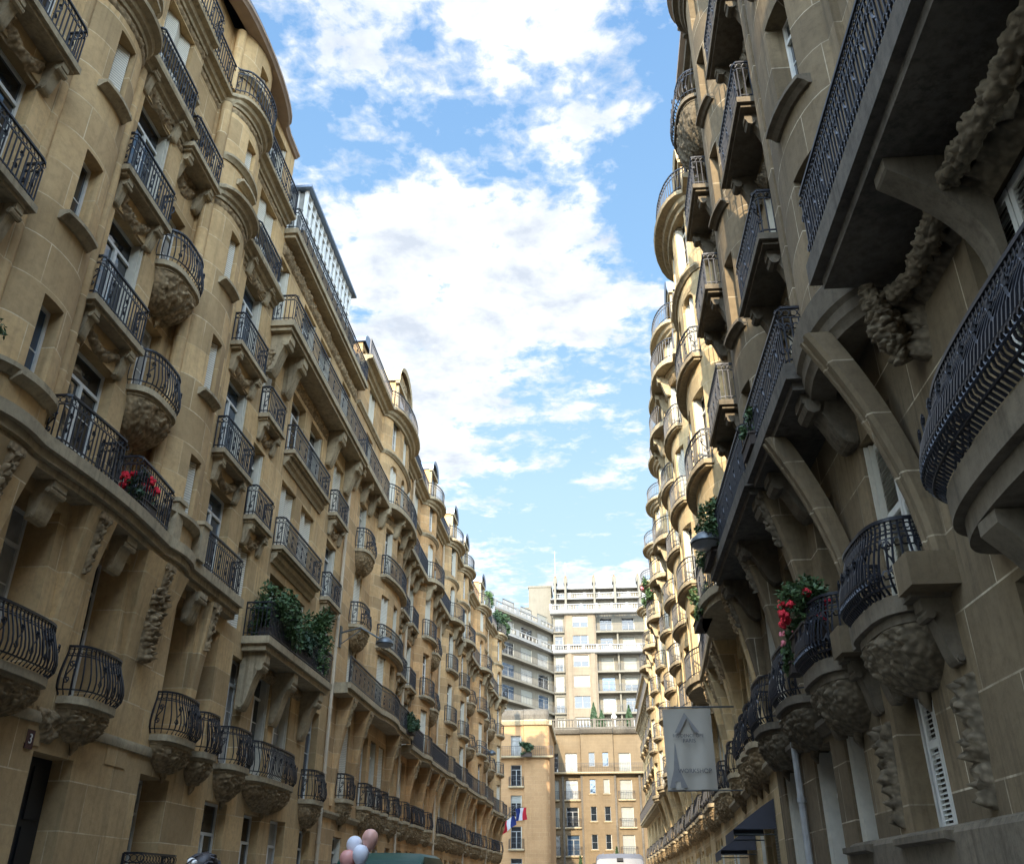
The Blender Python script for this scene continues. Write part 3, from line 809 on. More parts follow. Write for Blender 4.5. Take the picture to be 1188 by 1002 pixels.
# ------------------------------------------------------------------ near left building (wavy front with two round turrets)
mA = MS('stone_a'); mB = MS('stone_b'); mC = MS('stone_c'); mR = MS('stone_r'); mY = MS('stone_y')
def near_left():
    F, a, b = fl, 3.0, 22.2
    bld = facade_base('apartment_building', 'wavy stone building nearest on the left, with two round turrets and tapering piers', F, a, b, mA)
    tab = [(a, 0), (8.6, 0), (8.75, .12), (10.85, .12), (10.95, -.05)]+ell(12.0, .98, .42, -.02, 14)+[(13.05, 0), (15.45, 0)]+[(15.5, -.22), (17.0, -.22)]+ell(18.15, 1.05, .45, -.02, 14)+[(19.3, 0), (b, 0)]
    tab0 = [(a, 0), (b, 0)]
    top = 23.9
    FLS = [8.3, 11.6, 14.85, 18.1, 21.35]
    ops = []
    for i, z in enumerate(FLS):
        h = 2.5 if i < 4 else 2.1
        ops.append((5.2, 6.6, z, z+h)); ops.append((7.3, 8.3, z, z+h)); ops.append((9.15, 10.4, z, z+h, .5 if i == 2 else 0))
        if i < 4: ops.append((11.7, 12.3, z+.6, z+2.25))
        ops.append((13.5, 14.9, z, z+h))
        if i < 4: ops.append((15.75, 16.65, z-.85 if i else z, z+1.35 if i else z+1.9))
        ops.append((17.85, 18.42, z+.55, z+2.2 if i < 4 else z+1.9))
        ops.append((20.05, 21.5, z, z+h))
    low = [(5.0, 6.4, 4.7, 7.5), (7.6, 9.0, 4.7, 7.5), (9.9, 11.2, 4.7, 7.5), (12.9, 14.2, 4.7, 7.55), (15.7, 16.9, 4.6, 7.5), (19.3, 20.5, 4.55, 7.6), (21.05, 21.95, 4.5, 7.4),
           (12.6, 14.0, .9, 3.5), (15.05, 16.35, .05, 3.62), (19.0, 20.4, .7, 3.7), (9.8, 11.2, .9, 3.5), (6.4, 7.8, .9, 3.5)]
    mb = MB(F)
    wall(mb, tab, a, b, 8.1, top, ops, .36); wall(mb, tab0, a, b, 0, 8.1, low, .75)
    S = samples(tab, a, b); mb.grid([[mb.V(s, 0, 8.1) for s in S], [mb.V(s, prof(tab, s), 8.1) for s in S]])
    mb.build('wall', mA['wall'], bld, True, 35)
    rnd = random.Random(3)
    seq = {}
    for j, o in enumerate(ops):
        c = (o[0]+o[1])/2
        t = 'french'
        if c > 17.5 and c < 19: t = 'shut'
        elif 11.5 < c < 12.5: t = 'shut' if o[2] > 15 else 'french'
        elif 15.5 < c < 17: t = 'curtain'
        elif o[3]-o[2] > 2.2 and (o[2] > 15 and c > 19.5): t = 'shut'
        elif o[2] > 18 and 13 < c < 15: t = 'shut'
        window(bld, F, tab, o[0], o[1], o[2]+.02, o[3], t, rev=.34, det=2, rs=j*3+1)
    for j, o in enumerate(low):
        if o[2] < .5:
            md = MB(F); s0, s1 = o[0], o[1]
            md.box(s0, s1, -.46, -.40, 0.02, o[3])
            for e in (0, 1):
                q0 = s0+.06+e*(s1-s0)/2-.0; q1 = s0+(e+1)*(s1-s0)/2-.06
                md.box(q0+.05, q1-.05, -.399, -.37, .3, 1.3); md.box(q0+.05, q1-.05, -.399, -.37, 1.45, 2.5); md.box(q0+.05, q1-.05, -.399, -.37, 2.62, o[3]-.15)
            do = md.build('door', M['wood'], bld)
            mh = MB(F); mh.blob(F.P((s0+s1)/2+.08, -.33, 1.1), .04, 8, 6); mh.build('handle', M['lampm'], do, True)
        else:
            window(bld, F, tab0, o[0], o[1], o[2], o[3], 'french', rev=.70, det=2, rs=j+40)
    # mouldings that follow the waves
    mc = MB(F)
    for z in (11.55, 14.8):
        for (q0, q1) in ((10.9, 13.12), (17.02, 19.35)): pass
    for z, pr in ((17.95, CORN), (21.2, CORN)):
        band(mc, tab, a+.003, b-.003, z, pr)
    band(mc, tab, a+.003, b-.003, 19.1, STRING)
    band(mc, tab0, a+.003, b-.003, 4.15, [(-.05, -.10), (.05, -.10), (.07, .0), (.05, .08), (-.05, .1)])
    for (q0, q1) in ((10.9, 13.12), (17.02, 19.35)):
        for z in (8.95, 22.2): band(mc, tab, q0, q1, z, STRING)
    mc.build('cornice', mA['trim'], bld, True, 30)
    md = MB(F)
    for z in (17.35, 20.6): relief(md, tab, 8.9, 22.0, z, z+.27, amp=.08, res=.09, seed=int(z))
    md.build('carving', mA['carved'], bld, True)
    # eave and domed roof
    me = MB(F); tabe = [(a, 0), (13, 0), (15, .0)]+ell(18.2, 2.6, .42, .05, 12)+[(21.2, 0), (b, 0)]
    band(me, tabe, a+.003, b-.003, top+.02, [(-.3, -.12), (.08, -.12), (.13, -.05), (.17, -.03), (.18, .04), (.05, .08), (-.3, .1)])
    me.build('eave', M['brownroof'], bld, True, 40)
    mr = MB(F); S = samples(tabe, a, b, step=1.5); rows = []
    for k in range(7):
        t = k/6*PI/2; rows.append([mr.V(s, prof(tabe, s)+.05-2.2*(1-math.cos(t)), top+.12+1.7*math.sin(t)) for s in S])
    rows.append([mr.V(s, -9, top+1.9) for s in S]); rows.append([mr.V(s, -9, top) for s in S])
    mr.grid(rows); mr.face([r[0] for r in rows]); mr.face([r[-1] for r in rows]); mr.build('roof', M['slate'], bld, True, 40)
    mq = MB(F)
    for q in (10.98, 13.08, 17.04, 19.28):
        for (z0, z1) in ((9.1, 17.55), (18.05, 20.8), (21.35, 23.7)): mq.tube([(q, .02, z0), (q, .02, z1)], .15, 10, caps=True)
    mq.build('pilaster', mA['wall'], bld, True, 40)
    # turret window sills
    for i in range(4):
        z = FLS[i]
        sill(bld, F, tab, 11.5, 12.5, z+.6, mA['trim'], .2)
        if i: sill(bld, F, tab, 17.65, 18.6, z+.55, mA['trim'], .2)
    # noble ledge: waves over the piers
    ml = MB(F); SS = samples(tab, a+.01, 22.19, step=.3)
    lp = [(s, (.50+.14*math.sin(max(0, min(1, (s-12.6)/4.9))*PI))) if 12.6 < s < 17.5 else (s, max(.42, prof(tab, s)+.16)) for s in SS]
    slab(ml, [(a+.01, 0)]+lp+[(22.19, 0)], 8.1, .22, lambda s: 0)
    slab(ml, [(a+.01, 0)]+[(s, d-.10) for s, d in lp]+[(22.19, 0)], 7.94, .157, lambda s: 0)
    slab(ml, [(a+.01, 0)]+[(s, d-.20) for s, d in lp]+[(22.19, 0)], 7.80, .137, lambda s: 0)
    lo = ml.build('balcony', mA['trim'], bld)
    for (q0, q1) in ((4.6, 10.7), (12.9, 15.15), (15.2, 17.45), (19.35, 22.1)):
        mr = MB(F); pts = [p for p in lp if q0 < p[0] < q1]; pts = [(p[0], p[1]-.06) for p in pts]
        if len(pts) > 1:
            pts = [(pts[0][0], .05)]+pts+[(pts[-1][0], .05)]
            railing(mr, pts, 8.32, .95, lambda s: 0, .115, 2, 0, int(q0)); mr.build('railing', M['iron'], lo)
    # parapet blocks between the railings
    mp = MB(F)
    for q in (17.68, 19.1):
        mp.box(q-.18, q+.18, .05, .50, 8.325, 9.15); mp.box(q-.22, q+.22, .05, .54, 9.153, 9.25)
    mp.build('pedestal', mA['trim'], lo)
    # balconies
    for i in (1, 2, 3):
        z = FLS[i]-.22
        balcony(bld, F, tab, 'flat', 4.9, 8.6, z, .5, mA, step=.12, det=2, corbel='console', ch=.65, rs=i, ncon=3, h=.93)
        balcony(bld, F, tab, 'flat', 8.85, 10.75, z, .42, mA, step=.115, det=2, corbel='console', ch=.65, rs=i, h=.93)
        balcony(bld, F, tab, 'flat', 13.1, 15.15, z, .34, mA, step=.115, det=2, corbel='console', ch=.62, rs=i+4, h=.93)
        if i < 3: balcony(bld, F, tab, 'round', 15.3, 17.1, z-.68, .72, mA, step=.105, det=2, belly=.10, corbel='conch', ch=.85, rs=i+9, h=.9)
        else: balcony(bld, F, tab, 'flat', 15.3, 17.05, z-.4, .55, mA, step=.115, det=2, corbel='console', ch=.7, rs=i+9, h=.9)
        balcony(bld, F, tab, 'flat', 19.7, 21.8, z, .34, mA, step=.115, det=2, corbel='console', ch=.62, rs=i+14, h=.93)
    # attic gallery railing following the waves
    mr = MB(F); pts = [(s, prof(tab, s)+.33) for s in samples(tab, 8.8, 22.1, step=1.)]
    railing(mr, pts, 21.28, .9, lambda s: 0, .125, 2, 0, 5); mr.build('railing', M['iron'], bld)
    # first floor bowed balconies
    for j, (c, w, z) in enumerate(((8.3, 2.2, 4.5), (10.5, 2.0, 4.5), (13.45, 2.3, 4.45), (16.15, 1.6, 4.38), (19.95, 1.75, 4.3), (21.5, 1.15, 4.2))):
        balcony(bld, F, tab0, 'round', c-w/2, c+w/2, z, .46, mA, step=.105, det=2, belly=.15, corbel='conch', ch=.5, rs=20+j, h=.88)
    for s, w0, w1, dp in ((7.0, .4, .8, .4), (9.4, .4, .8, .4), (12.0, .6, 1.3, .42), (14.92, .5, .95, .42), (17.85, .9, 2.0, .40), (20.78, .3, .5, .3)):
        buttress(bld, F, s, w0, w1, 3.7 if s > 13 else 3.5, 7.8, -.08, dp, mA, True, int(s))
    mc = MB(F)
    for s in (13.5, 16.2, 19.9): console(mc, s, .42, 7.8, .7, .34, 0)
    mc.build('bracket', mA['trim'], bld)
    mo = MB(F); relief(mo, [(0, .14), (30, .14)], 17.35, 18.35, 5.7, 7.3, amp=.30, res=.045, seed=8, shape='drop'); relief(mo, tab0, 14.7, 15.9, 3.75, 4.35, amp=.14, res=.06, seed=3, shape='drop')
    mo.build('carving', mA['carved'], bld, True)
    # basement guard rail
    mr = MB(F); railing(mr, [(18.8, .05), (18.8, .35), (20.6, .35), (20.6, .05)], 1.25, .95, lambda s: 0, .14, 2, 0, 3); mr.build('area_railing', M['iron'], bld)
    body(bld, F, a+.004, b-.004, 0, top-.05)
    # small roof chimneys
    chimney(bld, F, 16.5, -4, top+1.5, top+3.6, 1.4)
near_left()

def second_left():
    F, a, b = fl, 22.2, 32.45
    bld = facade_base('apartment_building', 'stone building with a shrub-filled balcony and a white glazed attic, second on the left', F, a, b, mA)
    tab = [(a, 0), (b, 0)]; top = 20.9
    FLS = [7.75, 10.8, 14.0, 17.25]
    ops = []
    for i, z in enumerate(FLS):
        h = 2.25 if i < 3 else 2.5
        ops += [(22.3, 23.25, z+.02, z+h), (24.95, 26.4, z+.02, z+h), (27.05, 28.5, z+.02, z+h), (30.2, 31.55, z+.02, z+h)]
    low = [(23.0, 24.1, 4.3, 7.1), (24.9, 26.2, 4.4, 7.1), (26.8, 28.2, 4.4, 7.1), (30.1, 31.4, 4.2, 7.0), (22.55, 24.0, .4, 3.5), (25.3, 26.6, .4, 3.4), (27.5, 28.9, .4, 3.4), (30.4, 31.6, .9, 3.3)]
    mb = MB(F); wall(mb, tab, a, b, 0, top, ops+low, .36); mb.build('wall', mA['wall'], bld)
    T = ['shut', 'french', 'curtain', 'french', 'french', 'shut', 'shut', 'french', 'shut', 'french', 'french', 'shut', 'french', 'french', 'half', 'shut']
    for j, o in enumerate(ops): window(bld, F, tab, o[0], o[1], o[2], o[3], T[j % 16], rev=.34, det=2, rs=j+4)
    for j, o in enumerate(low): window(bld, F, tab, o[0], o[1], o[2], o[3], 'french', rev=.34, det=2, rs=j+60)
    # planted balcony
    mb2 = MB(F)
    pts = outline('flat', 23.4, 29.9, .78)
    slab(mb2, pts, 7.5, .2, lambda s: 0); slab(mb2, offs(pts, .1), 7.33, .167, lambda s: 0)
    po = mb2.build('balcony', mA['trim'], bld)
    mr = MB(F); railing(mr, offs(pts, .07), 7.7, .95, lambda s: 0, .12, 2, 0, 77); mr.build('railing', M['iron'], po)
    mk = MB(F)
    for s in (23.9, 26.5, 29.3): console(mk, s, .42, 7.32, 1.5, .62)
    mk.build('bracket', mA['trim'], po)
    mf = MB(F); relief(mf, tab, 24.2, 29.0, 6.95, 7.3, amp=.16, res=.07, seed=5); mf.build('carving', mA['carved'], po, True)
    for i in (1, 2):
        z = FLS[i]-.2
        balcony(bld, F, tab, 'flat', 22.3, 23.85, z, .34, mA, step=.12, det=2, corbel='console', ch=.6, rs=i, h=.9)
        balcony(bld, F, tab, 'flat', 24.75, 29.0, z, .36, mA, step=.125, det=2, corbel='none', rs=i, h=.9)
        balcony(bld, F, tab, 'flat', 30.0, 31.85, z, .34, mA, step=.125, det=2, corbel='console', ch=.6, rs=i+6, h=.9)
        mc = MB(F); band(mc, tab, 24.8, 28.95, z-.02, [(-.02, -.3), (.05, -.3), (.09, -.2), (.17, -.13), (.2, -.003), (-.02, 0)]); mc.build('moulding', mA['trim'], bld)
    for j, (c, w, z) in enumerate(((23.5, 1.6, 4.15), (26.55, 3.7, 4.1), (30.75, 1.7, 3.95))):
        balcony(bld, F, tab, 'round', c-w/2, c+w/2, z, .5, mA, step=.12, det=2, belly=.14, corbel='conch', ch=.62, rs=30+j, h=.88)
    # long upper balcony and the parapet above
    for z, dep, hh, cons in ((17.0, .74, .95, 1), (20.62, .45, .85, 0)):
        ml = MB(F); pts = outline('flat', a+.02, b-.02, dep); slab(ml, pts, z, .2, lambda s: 0); slab(ml, offs(pts, .08), z-.13, .127, lambda s: 0)
        lo = ml.build('balcony', mA['trim'], bld)
        mr = MB(F); railing(mr, offs(pts, .06), z+.2, hh, lambda s: 0, .13, 2, 0, int(z)); mr.build('railing', M['iron'], lo)
        if cons:
            mk = MB(F)
            for s in (22.7, 24.1, 29.3, 31.9): console(mk, s, .46, z-.14, 1.35, .6)
            mk.build('bracket', mA['trim'], lo)
            mk = MB(F); relief(mk, tab, 24.4, 29.0, z-.62, z-.18, amp=.12, res=.07, seed=2); relief(mk, tab, 22.3, 22.6, z-1.4, z-.7, amp=.2, res=.05, seed=4, shape='drop'); mk.build('carving', mA['carved'], lo, True)
    mk = MB(F); relief(mk, tab, a+.1, b-.1, 19.85, 20.4, amp=.15, res=.09, seed=6); mk.build('carving', mA['carved'], bld, True)
    # attic: recessed wall, glazed white veranda
    ma = MB(F); t2 = [(a, -.45), (b, -.45)]
    wall(ma, t2, a, b, top, 23.0, [(29.9, 30.9, 21.3, 22.6)], .2); ma.build('attic_wall', M['trim'], bld)
    mv = MB(F); x0, x1 = 23.2, 29.3
    mv.box(x0, x1, -.44, .30, 20.87, 21.55); vb = mv.build('veranda', mA['wall'], bld)
    mw = MB(F)
    n = 13
    for k in range(n+1):
        s = lerp(x0+.04, x1-.04, k/n); mw.box(s-.05, s+.05, .15, .27, 21.553, 23.3)
    for z in (21.56, 22.2, 22.85, 23.2): mw.box(x0+.0, x1, .17, .25, z, z+.09)
    for d in (-.40, -.13): mw.box(x0, x0+.08, d, d+.08, 21.553, 23.3)
    mw.box(x0, x0+.08, -.4, .2, 22.2, 22.28)
    mw.build('window_frame', M['white'], vb)
    mg = MB(F); mg.quad4([(x0, .2, 21.56), (x1, .2, 21.56), (x1, .2, 23.25), (x0, .2, 23.25)]); mg.quad4([(x0+.04, -.4, 21.56), (x0+.04, .2, 21.56), (x0+.04, .2, 23.25), (x0+.04, -.4, 23.25)]); mg.build('pane', M['curtain'], vb)
    mq = MB(F); mq.box(x0-.2, x1+.3, -.44, .42, 23.302, 23.4); mq.build('veranda_roof', M['zinc'], vb)
    mansard(bld, F, [(a, -.45), (b, -.45)], a, b, 22.95, 24.6, 'zinc')
    mc = MB(F); band(mc, [(a, -.45), (b, -.45)], a+.01, b-.01, 23.0, STRING); mc.build('cornice', mA['trim'], bld)
    chimney(bld, F, 31.3, -2.2, 23.5, 25.6, 1.3)
    pipe(bld, F, 32.3, .1, 0, 16.9)
    body(bld, F, a+.004, b-.004, 0, top)
second_left()

W5 = [8.3, 10.95, 14.1, 17.35, 20.4]
gen('apartment_building', 'third building on the left, with a round bow window between two drain pipes', fl, 32.5, 45.2,
    [('flat', 35.1, 2.6), ('bow', 39.9, 5.4), ('tall', 44.0, 1.9)], W5, mB, 11, 2, 22.6, pipes=(45.0,))
W6 = [7.9, 10.9, 14.1, 17.3, 20.3]
gen('apartment_building', 'fourth building on the left, orange stone with a dark slate roof', fl, 45.2, 55.5,
    [('tall', 46.6, 2.2), ('bow', 49.6, 3.2), ('flat', 53.0, 2.2)], W6, mC, 23, 1, 22.5, roof='slate', pipes=(55.3,), noble=7.75)
gen('apartment_building', 'fifth building on the left, with two domed gables side by side', fl, 55.5, 67.0,
    [('bow', 57.8, 3.4), ('small', 60.6, 1.2), ('bow', 63.3, 3.4), ('small', 66.0, 1.2)], W6, mB, 31, 1, 22.9, noble=7.75, pipes=(66.8,))
gen('apartment_building', 'sixth building on the left, with a single domed gable before the roof shrubs', fl, 67.0, 77.5,
    [('flat', 68.6, 2.2), ('bow', 72.2, 3.6), ('flat', 75.8, 2.2)], W6, mC, 47, 0, 22.6, noble=7.75, pipes=(77.3,))
gen('apartment_building', 'farthest building of the left row, flying two flags under a shrub-topped roof', fl, 77.5, 86.0,
    [('flat', 79.0, 2.0), ('bow', 82.2, 3.0), ('small', 85.0, 1.0)], [7.4, 10.6, 13.8, 17.0, 20.2], mB, 53, 0, 22.9, noble=7.3, gables=False)

# ------------------------------------------------------------------ near right building
def garland(mb, F, pts, rad, seed):
    """rope of carved leaves and fruit along a path"""
    P = [Vector(F.P(*p)) for p in pts]; n = 36; rows = []
    m = (len(P)-1)*22
    for i in range(m+1):
        t = i/m*(len(P)-1); k = min(int(t), len(P)-2); f = t-k
        c = P[k].lerp(P[k+1], f); r = lerp(rad[k], rad[k+1], f)
        if i in (0, m): r *= .3
        d = (P[k+1]-P[k]).normalized(); u = d.cross(Vector((1, .02, 0))).normalized(); v = d.cross(u)
        row = []
        for q in range(n):
            a = 2*PI*q/n; dr = u*math.cos(a)+v*math.sin(a)
            h = carve_h((c+dr*r)*9+Vector((seed, 0, 0)))
            row.append(mb.W(*(c+dr*r*(.62+.75*h))))
        rows.append(row)
    mb.grid(rows, 0, True); mb.face(rows[0]); mb.face(rows[-1][::-1])
def near_right():
    F, a, b = fr, -6.0, 14.9
    bld = facade_base('apartment_building', 'shaded weathered building nearest on the right, with a deep balcony and sweeping scroll piers', F, a, b, mR)
    top = 23.9
    tab = [(a, 0), (8.95, 0)]+ell(10.55, 1.5, .62, 0, 18)+[(12.1, .12), (12.25, .12), (12.3, 0), (b, 0)]
    tab0 = [(a, 0), (b, 0)]
    FLS = [8.35, 11.6, 14.85, 18.1, 21.3]
    ops = []
    for i, z in enumerate(FLS):
        h = 2.5 if i < 4 else 2.0
        ops += [(1.5, 2.9, z+.02, z+h), (5.2, 6.6, z+.02, z+h), (12.8, 14.2, z+.02, z+h)]
        if i < 4: ops.append((9.55, 10.25, z+.45, z+2.4))
    low = [(5.35, 7.35, 4.9, 7.35), (1.6, 3.4, 4.9, 7.35), (10.1, 11.5, 4.7, 7.0), (13.1, 14.4, 4.6, 7.0),
           (6.3, 8.15, .9, 4.0), (10.75, 12.2, 2.08, 3.95), (13.75, 14.75, .9, 3.75), (2.5, 4.2, .9, 4.0)]
    mb = MB(F); wall(mb, tab, a, b, 8.0, top, ops, .4); wall(mb, tab0, a, b, 0, 8.0, low, .42)
    S = samples(tab, a, b); mb.grid([[mb.V(s, 0, 8.0) for s in S], [mb.V(s, prof(tab, s), 8.0) for s in S]])
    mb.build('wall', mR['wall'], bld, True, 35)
    for j, o in enumerate(ops): window(bld, F, tab, o[0], o[1], o[2], o[3], ['french', 'shut', 'french', 'french'][j % 4], rev=.38, det=2, rs=j)
    for j, o in enumerate(low):
        fo = window(bld, F, tab0, o[0], o[1], o[2], o[3], ['lou', 'lou', 'french', 'french', 'french', 'half2', 'french', 'french'][j], rev=.4, det=2, rs=j+9)
        if j in (0, 1, 2, 5):      # louvred shutters, modelled slat by slat
            sh = MB(F); q0, q1 = o[0]+.03, o[1]-.03; n = 3 if j < 2 else 2
            if j == 5: q0, q1 = o[0]+.02, o[0]+.9
            for k in range(n):
                x0 = lerp(q0, q1, k/n)+.01; x1 = lerp(q0, q1, (k+1)/n)-.01
                for (u0, u1, z0, z1) in ((x0, x0+.07, o[2]+.03, o[3]-.03), (x1-.07, x1, o[2]+.03, o[3]-.03)): sh.box(u0, u1, -.2, -.15, z0, z1)
                for z in (o[2]+.03, (o[2]+o[3])/2, o[3]-.12): sh.box(x0+.071, x1-.071, -.198, -.152, z, z+.09)
                z = o[2]+.15
                while z < o[3]-.15:
                    sh.quad4([(x0+.07, -.195, z+.035), (x1-.07, -.195, z+.035), (x1-.07, -.155, z), (x0+.07, -.155, z)]); z += .055
            sh.build('shutter', M['frame'], fo)
    # plinth, courses
    mp = MB(F); band(mp, tab0, a+.003, b-.003, 1.9, [(-.02, -1.9), (.14, -1.9), (.14, .16), (.10, .22), (.02, .25), (-.02, .25)]); mp.build('plinth', M['trim_r'], bld)
    mc = MB(F); band(mc, tab, 8.85, 12.5, 8.05, [(-.3, -.34), (.05, -.34), (.08, -.24), (.12, -.2), (.14, -.06), (.20, 0), (.22, .36), (.16, .44), (-.05, .46)])
    band(mc, tab, a+.003, b-.003, 23.6, CORN); band(mc, tab, 8.9, 12.4, 19.9, STRING)
    mc.build('cornice', mR['trim'], bld, True, 30)
    for z in (11.95, 15.2, 18.5): sill(bld, F, tab, 9.35, 10.5, z, mR['trim'], .2)
    # pilasters on the turret
    mk = MB(F)
    for s in (8.93, 11.75): mk.box(s-.14, s+.14, prof(tab, s)-.2, prof(tab, s)+.12, 8.6, 23.2)
    mk.build('pilaster', mR['wall'], bld)
    # the deep noble-floor balcony
    ml = MB(F); pts = outline('flat', a+.05, 9.0, 1.05)
    slab(ml, pts, 7.98, .30, lambda s: 0); slab(ml, offs(pts, .12), 7.84, .137, lambda s: 0)
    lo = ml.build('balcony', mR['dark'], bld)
    mr = MB(F); railing(mr, offs(pts, .07), 8.28, 1.05, lambda s: 0, .09, 3, 0, 1); mr.build('railing', M['iron'], lo)
    mk = MB(F)
    for s in (6.9,): sweep_bracket(mk, s, .30, 7.83, 1.25, .85)
    mk.build('bracket', mR['trim'], lo)
    mf = MB(F)
    t3 = [(a, -.02), (b, -.02)]
    relief(mf, t3, 1.0, 8.6, 7.25, 7.75, amp=.26, res=.08, seed=4, freq=4)
    relief(mf, [(0, -.03), (20, -.03)], 8.4, 9.0, 6.7, 7.7, amp=.34, res=.04, seed=12, shape='drop')
    garland(mf, F, [(8.72, .50, 7.72), (8.7, .46, 7.45), (8.72, .40, 7.2), (8.76, .32, 6.95), (8.8, .26, 6.72)], [.08, .14, .17, .15, .08], 5)
    garland(mf, F, [(lerp(1.2, 8.7, k/12), .30+.06*math.sin(k), 7.52-.14*abs(math.sin(k*PI/3))) for k in range(13)], [.08+.045*abs(math.sin(k*1.7)) for k in range(13)], 8)
    mf.build('carving', mR['carved'], lo, True)
    # second noble balcony past the turret
    ml = MB(F); pts = outline('flat', 11.2, 14.85, .92)
    slab(ml, pts, 7.98, .26, lambda s: 0); slab(ml, offs(pts, .1), 7.85, .127, lambda s: 0)
    lo2 = ml.build('balcony', mR['dark'], bld)
    mr = MB(F); railing(mr, offs(pts, .07), 8.24, 1.0, lambda s: 0, .115, 3, 0, 2); mr.build('railing', M['iron'], lo2)
    mk = MB(F)
    for s in (11.6, 14.3): console(mk, s, .4, 7.84, .8, .7)
    mk.build('bracket', mR['trim'], lo2)
    for i in (1, 2, 3):
        balcony(bld, F, tab, 'flat', 0.8, 7.4, FLS[i]-.24, .7, mR, step=.125, det=2, corbel='none', rs=i)
        balcony(bld, F, tab, 'flat', 12.35, 14.7, FLS[i]-.24, .68, mR, step=.115, det=2, corbel='console', ch=.8, rs=i)
    # first floor: long bowed balcony and two shell balconies
    ml = MB(F); pts = outline('round', 2.2, 8.3, .72, 30)
    slab(ml, pts, 4.48, .27, lambda s: 0); slab(ml, offs(pts, .1), 4.28, .197, lambda s: 0)
    lo = ml.build('balcony', mR['trim'], bld)
    mr = MB(F); railing(mr, offs(pts, .08), 4.75, 1.0, lambda s: 0, .075, 3, .24, 1); mr.build('railing', M['iron'], lo)
    mk = MB(F)
    for s in (3.6, 7.2): sweep_bracket(mk, s, .36, 4.27, 1.15, .55)
    mk.build('bracket', mR['trim'], lo)
    mf = MB(F); relief(mf, [(a, .05), (b, .05)], 3.9, 6.9, 3.85, 4.26, amp=.3, res=.06, seed=9); mf.build('carving', mR['carved'], lo, True)
    for c, rs in ((10.8, 1), (13.7, 2)):
        ob = balcony(bld, F, tab0, 'round', c-.95, c+.95, 4.14, .62, mR, step=.07, det=3, belly=.15, corbel='conch', ch=.62, rs=rs, h=.9, th=.30)
        mk = MB(F)
        for e in (-1.08, 1.05):
            s = c+e
            mk.box(s-.16, s+.16, -.02, .42, 4.3, 4.72); console(mk, s, .24, 4.297, .7, .32)
        mk.build('bracket', mR['trim'], ob)
        mf = MB(F); relief(mf, tab0, c-1.35, c-.85, 2.2, 3.5, amp=.2, res=.05, seed=rs+5, shape='drop'); mf.build('carving', mR['carved'], ob, True)
    # sweeping scroll piers from the ledge to the shell balconies
    for s, sd in ((9.75, .5), (12.7, .5)):
        mb = MB(F); rows = []
        for k in range(17):
            t = k/16; z = lerp(4.72, 7.85, t); e = t**1.9
            d = .16+.80*e; q = s+sd*(t-.5)*1.0; w = .15+.03*t; th = .20+.12*t
            rows.append([mb.V(q-w, d-th, z), mb.V(q-w, d-.05, z), mb.V(q-w+.05, d, z), mb.V(q-.06, d, z), mb.V(q-.05, d-.03, z), mb.V(q+.05, d-.03, z), mb.V(q+.06, d, z), mb.V(q+w-.05, d, z), mb.V(q+w, d-.05, z), mb.V(q+w, d-th, z)])
        mb.grid(rows, 0, True); mb.face(rows[0]); mb.face(rows[-1][::-1])
        mb.box(s-.5, s-.02, -.02, .5, 4.34, 4.70)
        mb.build('buttress', mR['wall'], bld, True, 30)
    # window sills of the ground floor
    for q0, q1 in ((10.55, 12.35), (13.6, 14.85)): sill(bld, F, tab0, q0, q1, 2.08, mR['trim'], .24)
    me = MB(F); band(me, tab, a+.003, b-.003, top+.1, [(-.3, -.14), (.30, -.14), (.45, -.04), (.45, .08), (-.3, .16)]); me.build('eave', M['brownroof'], bld)
    mansard(bld, F, tab0, a, b, top, top+2, 'slate')
    body(bld, F, a+.004, b-.004, 0, top)
near_right()

